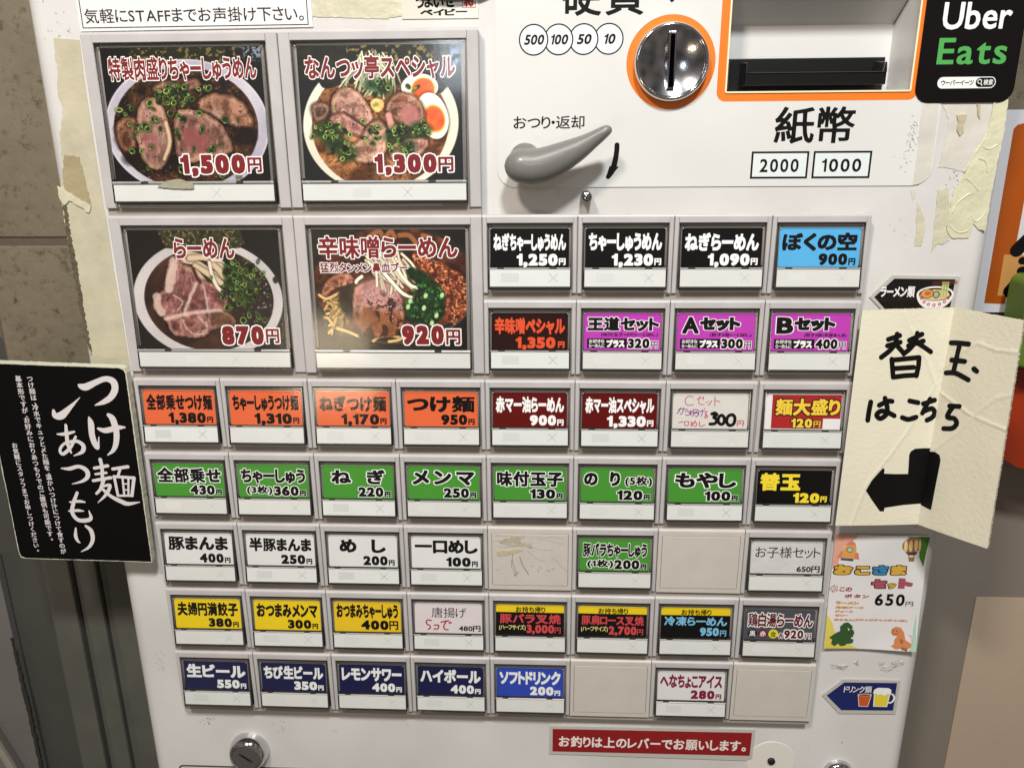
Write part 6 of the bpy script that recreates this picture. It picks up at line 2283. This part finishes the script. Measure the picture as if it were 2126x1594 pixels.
inkpoly(m_, FR, QR, [(632, 998), (662, 1000), (688, 1018), (695, 1050), (670, 1180), (655, 1260), (640, 1338), (620, 1330), (580, 1309), (606, 1150)])
m_.v = [(x + SO[0], d + SO[1], z + SO[2]) for x, d, z in m_.v]
m_.build('card_panel', sign)

# ---------------------------------------------------------------- background left: tiled wall, metal door track, door
M_STONE = bpy.data.materials.new('stone tile')
M_STONE.use_nodes = True
nt = M_STONE.node_tree
b = nt.nodes['Principled BSDF']
b.inputs['Roughness'].default_value = 0.75
tc = nt.nodes.new('ShaderNodeTexCoord')
na = nt.nodes.new('ShaderNodeTexNoise'); na.inputs['Scale'].default_value = 14; na.inputs['Detail'].default_value = 8; na.inputs['Roughness'].default_value = 0.7
nb_ = nt.nodes.new('ShaderNodeTexNoise'); nb_.inputs['Scale'].default_value = 170; nb_.inputs['Detail'].default_value = 6; nb_.inputs['Roughness'].default_value = 0.7
ra = nt.nodes.new('ShaderNodeValToRGB')
ra.color_ramp.elements[0].position = 0.32; ra.color_ramp.elements[0].color = (*lin('635948'), 1)
ra.color_ramp.elements[1].position = 0.68; ra.color_ramp.elements[1].color = (*lin('7f745f'), 1)
rb = nt.nodes.new('ShaderNodeValToRGB')
rb.color_ramp.elements[0].position = 0.30; rb.color_ramp.elements[0].color = (0.28, 0.22, 0.17, 1)
rb.color_ramp.elements[1].position = 0.46; rb.color_ramp.elements[1].color = (1, 1, 1, 1)
mm = nt.nodes.new('ShaderNodeMix'); mm.data_type = 'RGBA'; mm.blend_type = 'MULTIPLY'; mm.inputs[0].default_value = 0.85
bb = nt.nodes.new('ShaderNodeBump'); bb.inputs['Strength'].default_value = 0.5; bb.inputs['Distance'].default_value = 0.001
for nn in (na, nb_):
    nt.links.new(tc.outputs['Object'], nn.inputs['Vector'])
nt.links.new(na.outputs['Fac'], ra.inputs['Fac'])
nt.links.new(nb_.outputs['Fac'], rb.inputs['Fac'])
nt.links.new(ra.outputs['Color'], mm.inputs[6])
nt.links.new(rb.outputs['Color'], mm.inputs[7])
nt.links.new(mm.outputs[2], b.inputs['Base Color'])
nt.links.new(nb_.outputs['Fac'], bb.inputs['Height'])
nt.links.new(bb.outputs['Normal'], b.inputs['Normal'])

wall = empty('wall', (-80, 70, -200))
tag(wall, kind='structure')


def wpart(m_, name, parent=wall, off=(80, -70, 200), **k):
    m_.v = [(x + off[0], d + off[1], z + off[2]) for x, d, z in m_.v]
    return m_.build(name, parent, **k)


m_ = MB(); m_.box(-113.5, -30, -18.3, 330, 60, 72, M_STONE); wpart(m_, 'wall_tile', bevel=0.8)
m_ = MB(); m_.box(-113.5, -30, -160, -23.6, 60, 72, M_STONE); wpart(m_, 'wall_tile', bevel=0.8)
m_ = MB(); m_.box(-420, -113.7, -18.3, 330, 140, 152, M_STONE); wpart(m_, 'wall_tile', bevel=0.8)
m_ = MB(); m_.box(-115, -30, -161, 330, 61.0, 76, mat('wall grout', '5a4f40', 0.8, bump=0.6, bscale=300)); wpart(m_, 'grout')

track = empty('door_track', (-90, 62, -900))
tag(track, 'grey ribbed metal door track below the stone tiles, left of the machine', 'door track')
M_TRK = mat('grey metal', '57564f', 0.5, metal=0.0, bump=0.2, bscale=700, var=0.15, vscale=30)
m_ = MB()
m_.box(-118.3, -30, -900, -160.5, 64, 69, M_TRK)
wpart(m_, 'back_plate', track, (90, -62, 900))
for x0, x1, d in ((-117.6, -98.5, 57.0), (-93.5, -80.0, 58.5), (-74.5, -50.0, 60.0)):
    m_ = MB()
    m_.box(x0, x1, -900, -160.5, d, 64, M_TRK)
    wpart(m_, 'rib', track, (90, -62, 900), bevel=1.6)

door = empty('door', (-200, 66, -900))
tag(door, kind='structure')
M_DOOR = mat('dark painted metal', '464640', 0.5, bump=0.15, bscale=500, var=0.12, vscale=20)
m_ = MB(); m_.box(-320, -118.8, -900, -86, 66, 78, M_DOOR); wpart(m_, 'door_panel', door, (200, -66, 900))
m_ = MB(); m_.box(-320, -151.0, -900, -240, 59, 65.5, mat('lighter painted metal', '6d6a66', 0.45, bump=0.2, bscale=300, var=0.1, vscale=20)); wpart(m_, 'door_stile', door, (200, -66, 900), bevel=0.8)
m_ = MB()
m_.plate([jag([(-152.5, -305), (-150.8, -305), (-149.4, -360), (-150.2, -480), (-153, -480), (-152.2, -400)], 0.5, 3, 44)], 58.4, 59.5, mat('dark rubber', '2b2a27', 0.7))
wpart(m_, 'weather_strip', door, (200, -66, 900))
m_ = MB()
pth = [(-186, -352), (-178, -372), (-171, -392), (-164, -414), (-158, -438)]
for a, b_ in zip(pth, pth[1:]):
    for k in range(16):
        pass
L = [(x, z, 3.2) for x, z in pth]
for i in range(len(L) - 1):
    (xa, za, r), (xb, zb, _) = L[i], L[i + 1]
    dx, dz = xb - xa, zb - za
    n_ = math.hypot(dx, dz)
    nx_, nz_ = -dz / n_, dx / n_
    for k in range(12):
        a0, a1 = 2 * math.pi * k / 12, 2 * math.pi * (k + 1) / 12
        q = []
        for (px_, pz_, aa) in ((xa, za, a0), (xa, za, a1), (xb, zb, a1), (xb, zb, a0)):
            q.append((px_ + nx_ * r * math.cos(aa), 48 + r * math.sin(aa), pz_ + nz_ * r * math.cos(aa)))
        m_.mesh(q, [(0, 1, 2, 3)], mat('light metal bar', 'b5ada0', 0.35, metal=0.6))
wpart(m_, 'pull_bar', door, (200, -66, 900), smooth=True)

# ---------------------------------------------------------------- background right
m_ = MB()
m_.box(440, 900, 25, 420, 90, 104, M_STONE)
o_ = m_.build('stone_wall')
tag(o_, kind='structure')
RW = mat('grey wall surface', '82796d', 0.7, bump=0.15, bscale=300, var=0.05, vscale=12)
m_ = MB()
m_.box(440, 900, -900, -50, 92, 110, RW)
o_ = m_.build('back_wall')
tag(o_, kind='structure')
BM = mat('beige area', 'b7a48e', 0.65, bump=0.15, bscale=300, var=0.04, vscale=14)
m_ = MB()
m_.plate([rrect(541.5, 640, -880, -277.5, 1.5, 3)], 91.0, 91.8, BM)  # thin flat beige rectangle just in front of the grey wall
o_ = m_.build('beige_area')
tag(o_, 'beige area in front of the grey wall at lower right', 'board')
# poster with orange border
m_ = MB()
m_.plate([rect(475, 640, -63.5, 51)], 58, 60.5, mat('white poster', 'cfced2', 0.35, coat=0.3))
m_.plate([[(494.2, -57.8), (506.3, -58.4), (506.8, -8), (507.0, 30.0), (509, 32), (640, 32), (640, 44), (499.5, 43.9), (496.0, 43.0), (494.2, 40.8)]], 57.8, 58.0, mat('burnt orange', 'a54d0d', 0.4, var=0.08, vscale=20))
m_.plate([[(500.8, -29.2), (530, -29.5), (530, -53.9), (501.0, -53.5)]], 57.6, 57.8, mat('tan patch', 'bd8a4c', 0.5))
for pts, r in (([(522, -10), (512, -21), (507.5, -26.5)], 3.9), ([(511.5, -32.6), (516, -32.6)], 2.2), ([(512, -38.6), (517, -38)], 2.5), ([(511.5, -44.5), (507.5, -50.5)], 3.7)):
    L = smooth_line([(x, z, r) for x, z in pts], 3)
    m_.sheet(brush([L], 0.5), mat('black print', '0b0a09', 0.55), lambda x, y: (x, 57.4, y))
sheet_obj('orange_poster', m_, 'white poster with a broad orange border behind the machine, at right edge', 'poster', (540, 60, -61))
m_ = MB()
m_.plate([rrect(502.5, 560, -90, -38.5, 5, 6)], 30, 50, mat('olive green plastic', '5a7324', 0.5))
sheet_obj('green_case', m_, 'olive green object cut by the right edge above the cardboard sign', 'case', (540, 55, -104), bevel=1.5)
m_ = MB()
m_.plate([[(515, -88), (640, -80), (640, -182), (527, -160), (512, -151)]], 50, 57, mat('red orange panel', '9a2f0c', 0.45, var=0.15, vscale=20))
text(m_, '6', zbox(531.5, 536.5, -122, -113), mat('faint print', 'c9a48f', 0.5), on(50), weight=0.02)
sheet_obj('red_panel', m_, 'red orange panel partly hidden behind the cardboard sign', 'panel', (560, 57, -182))
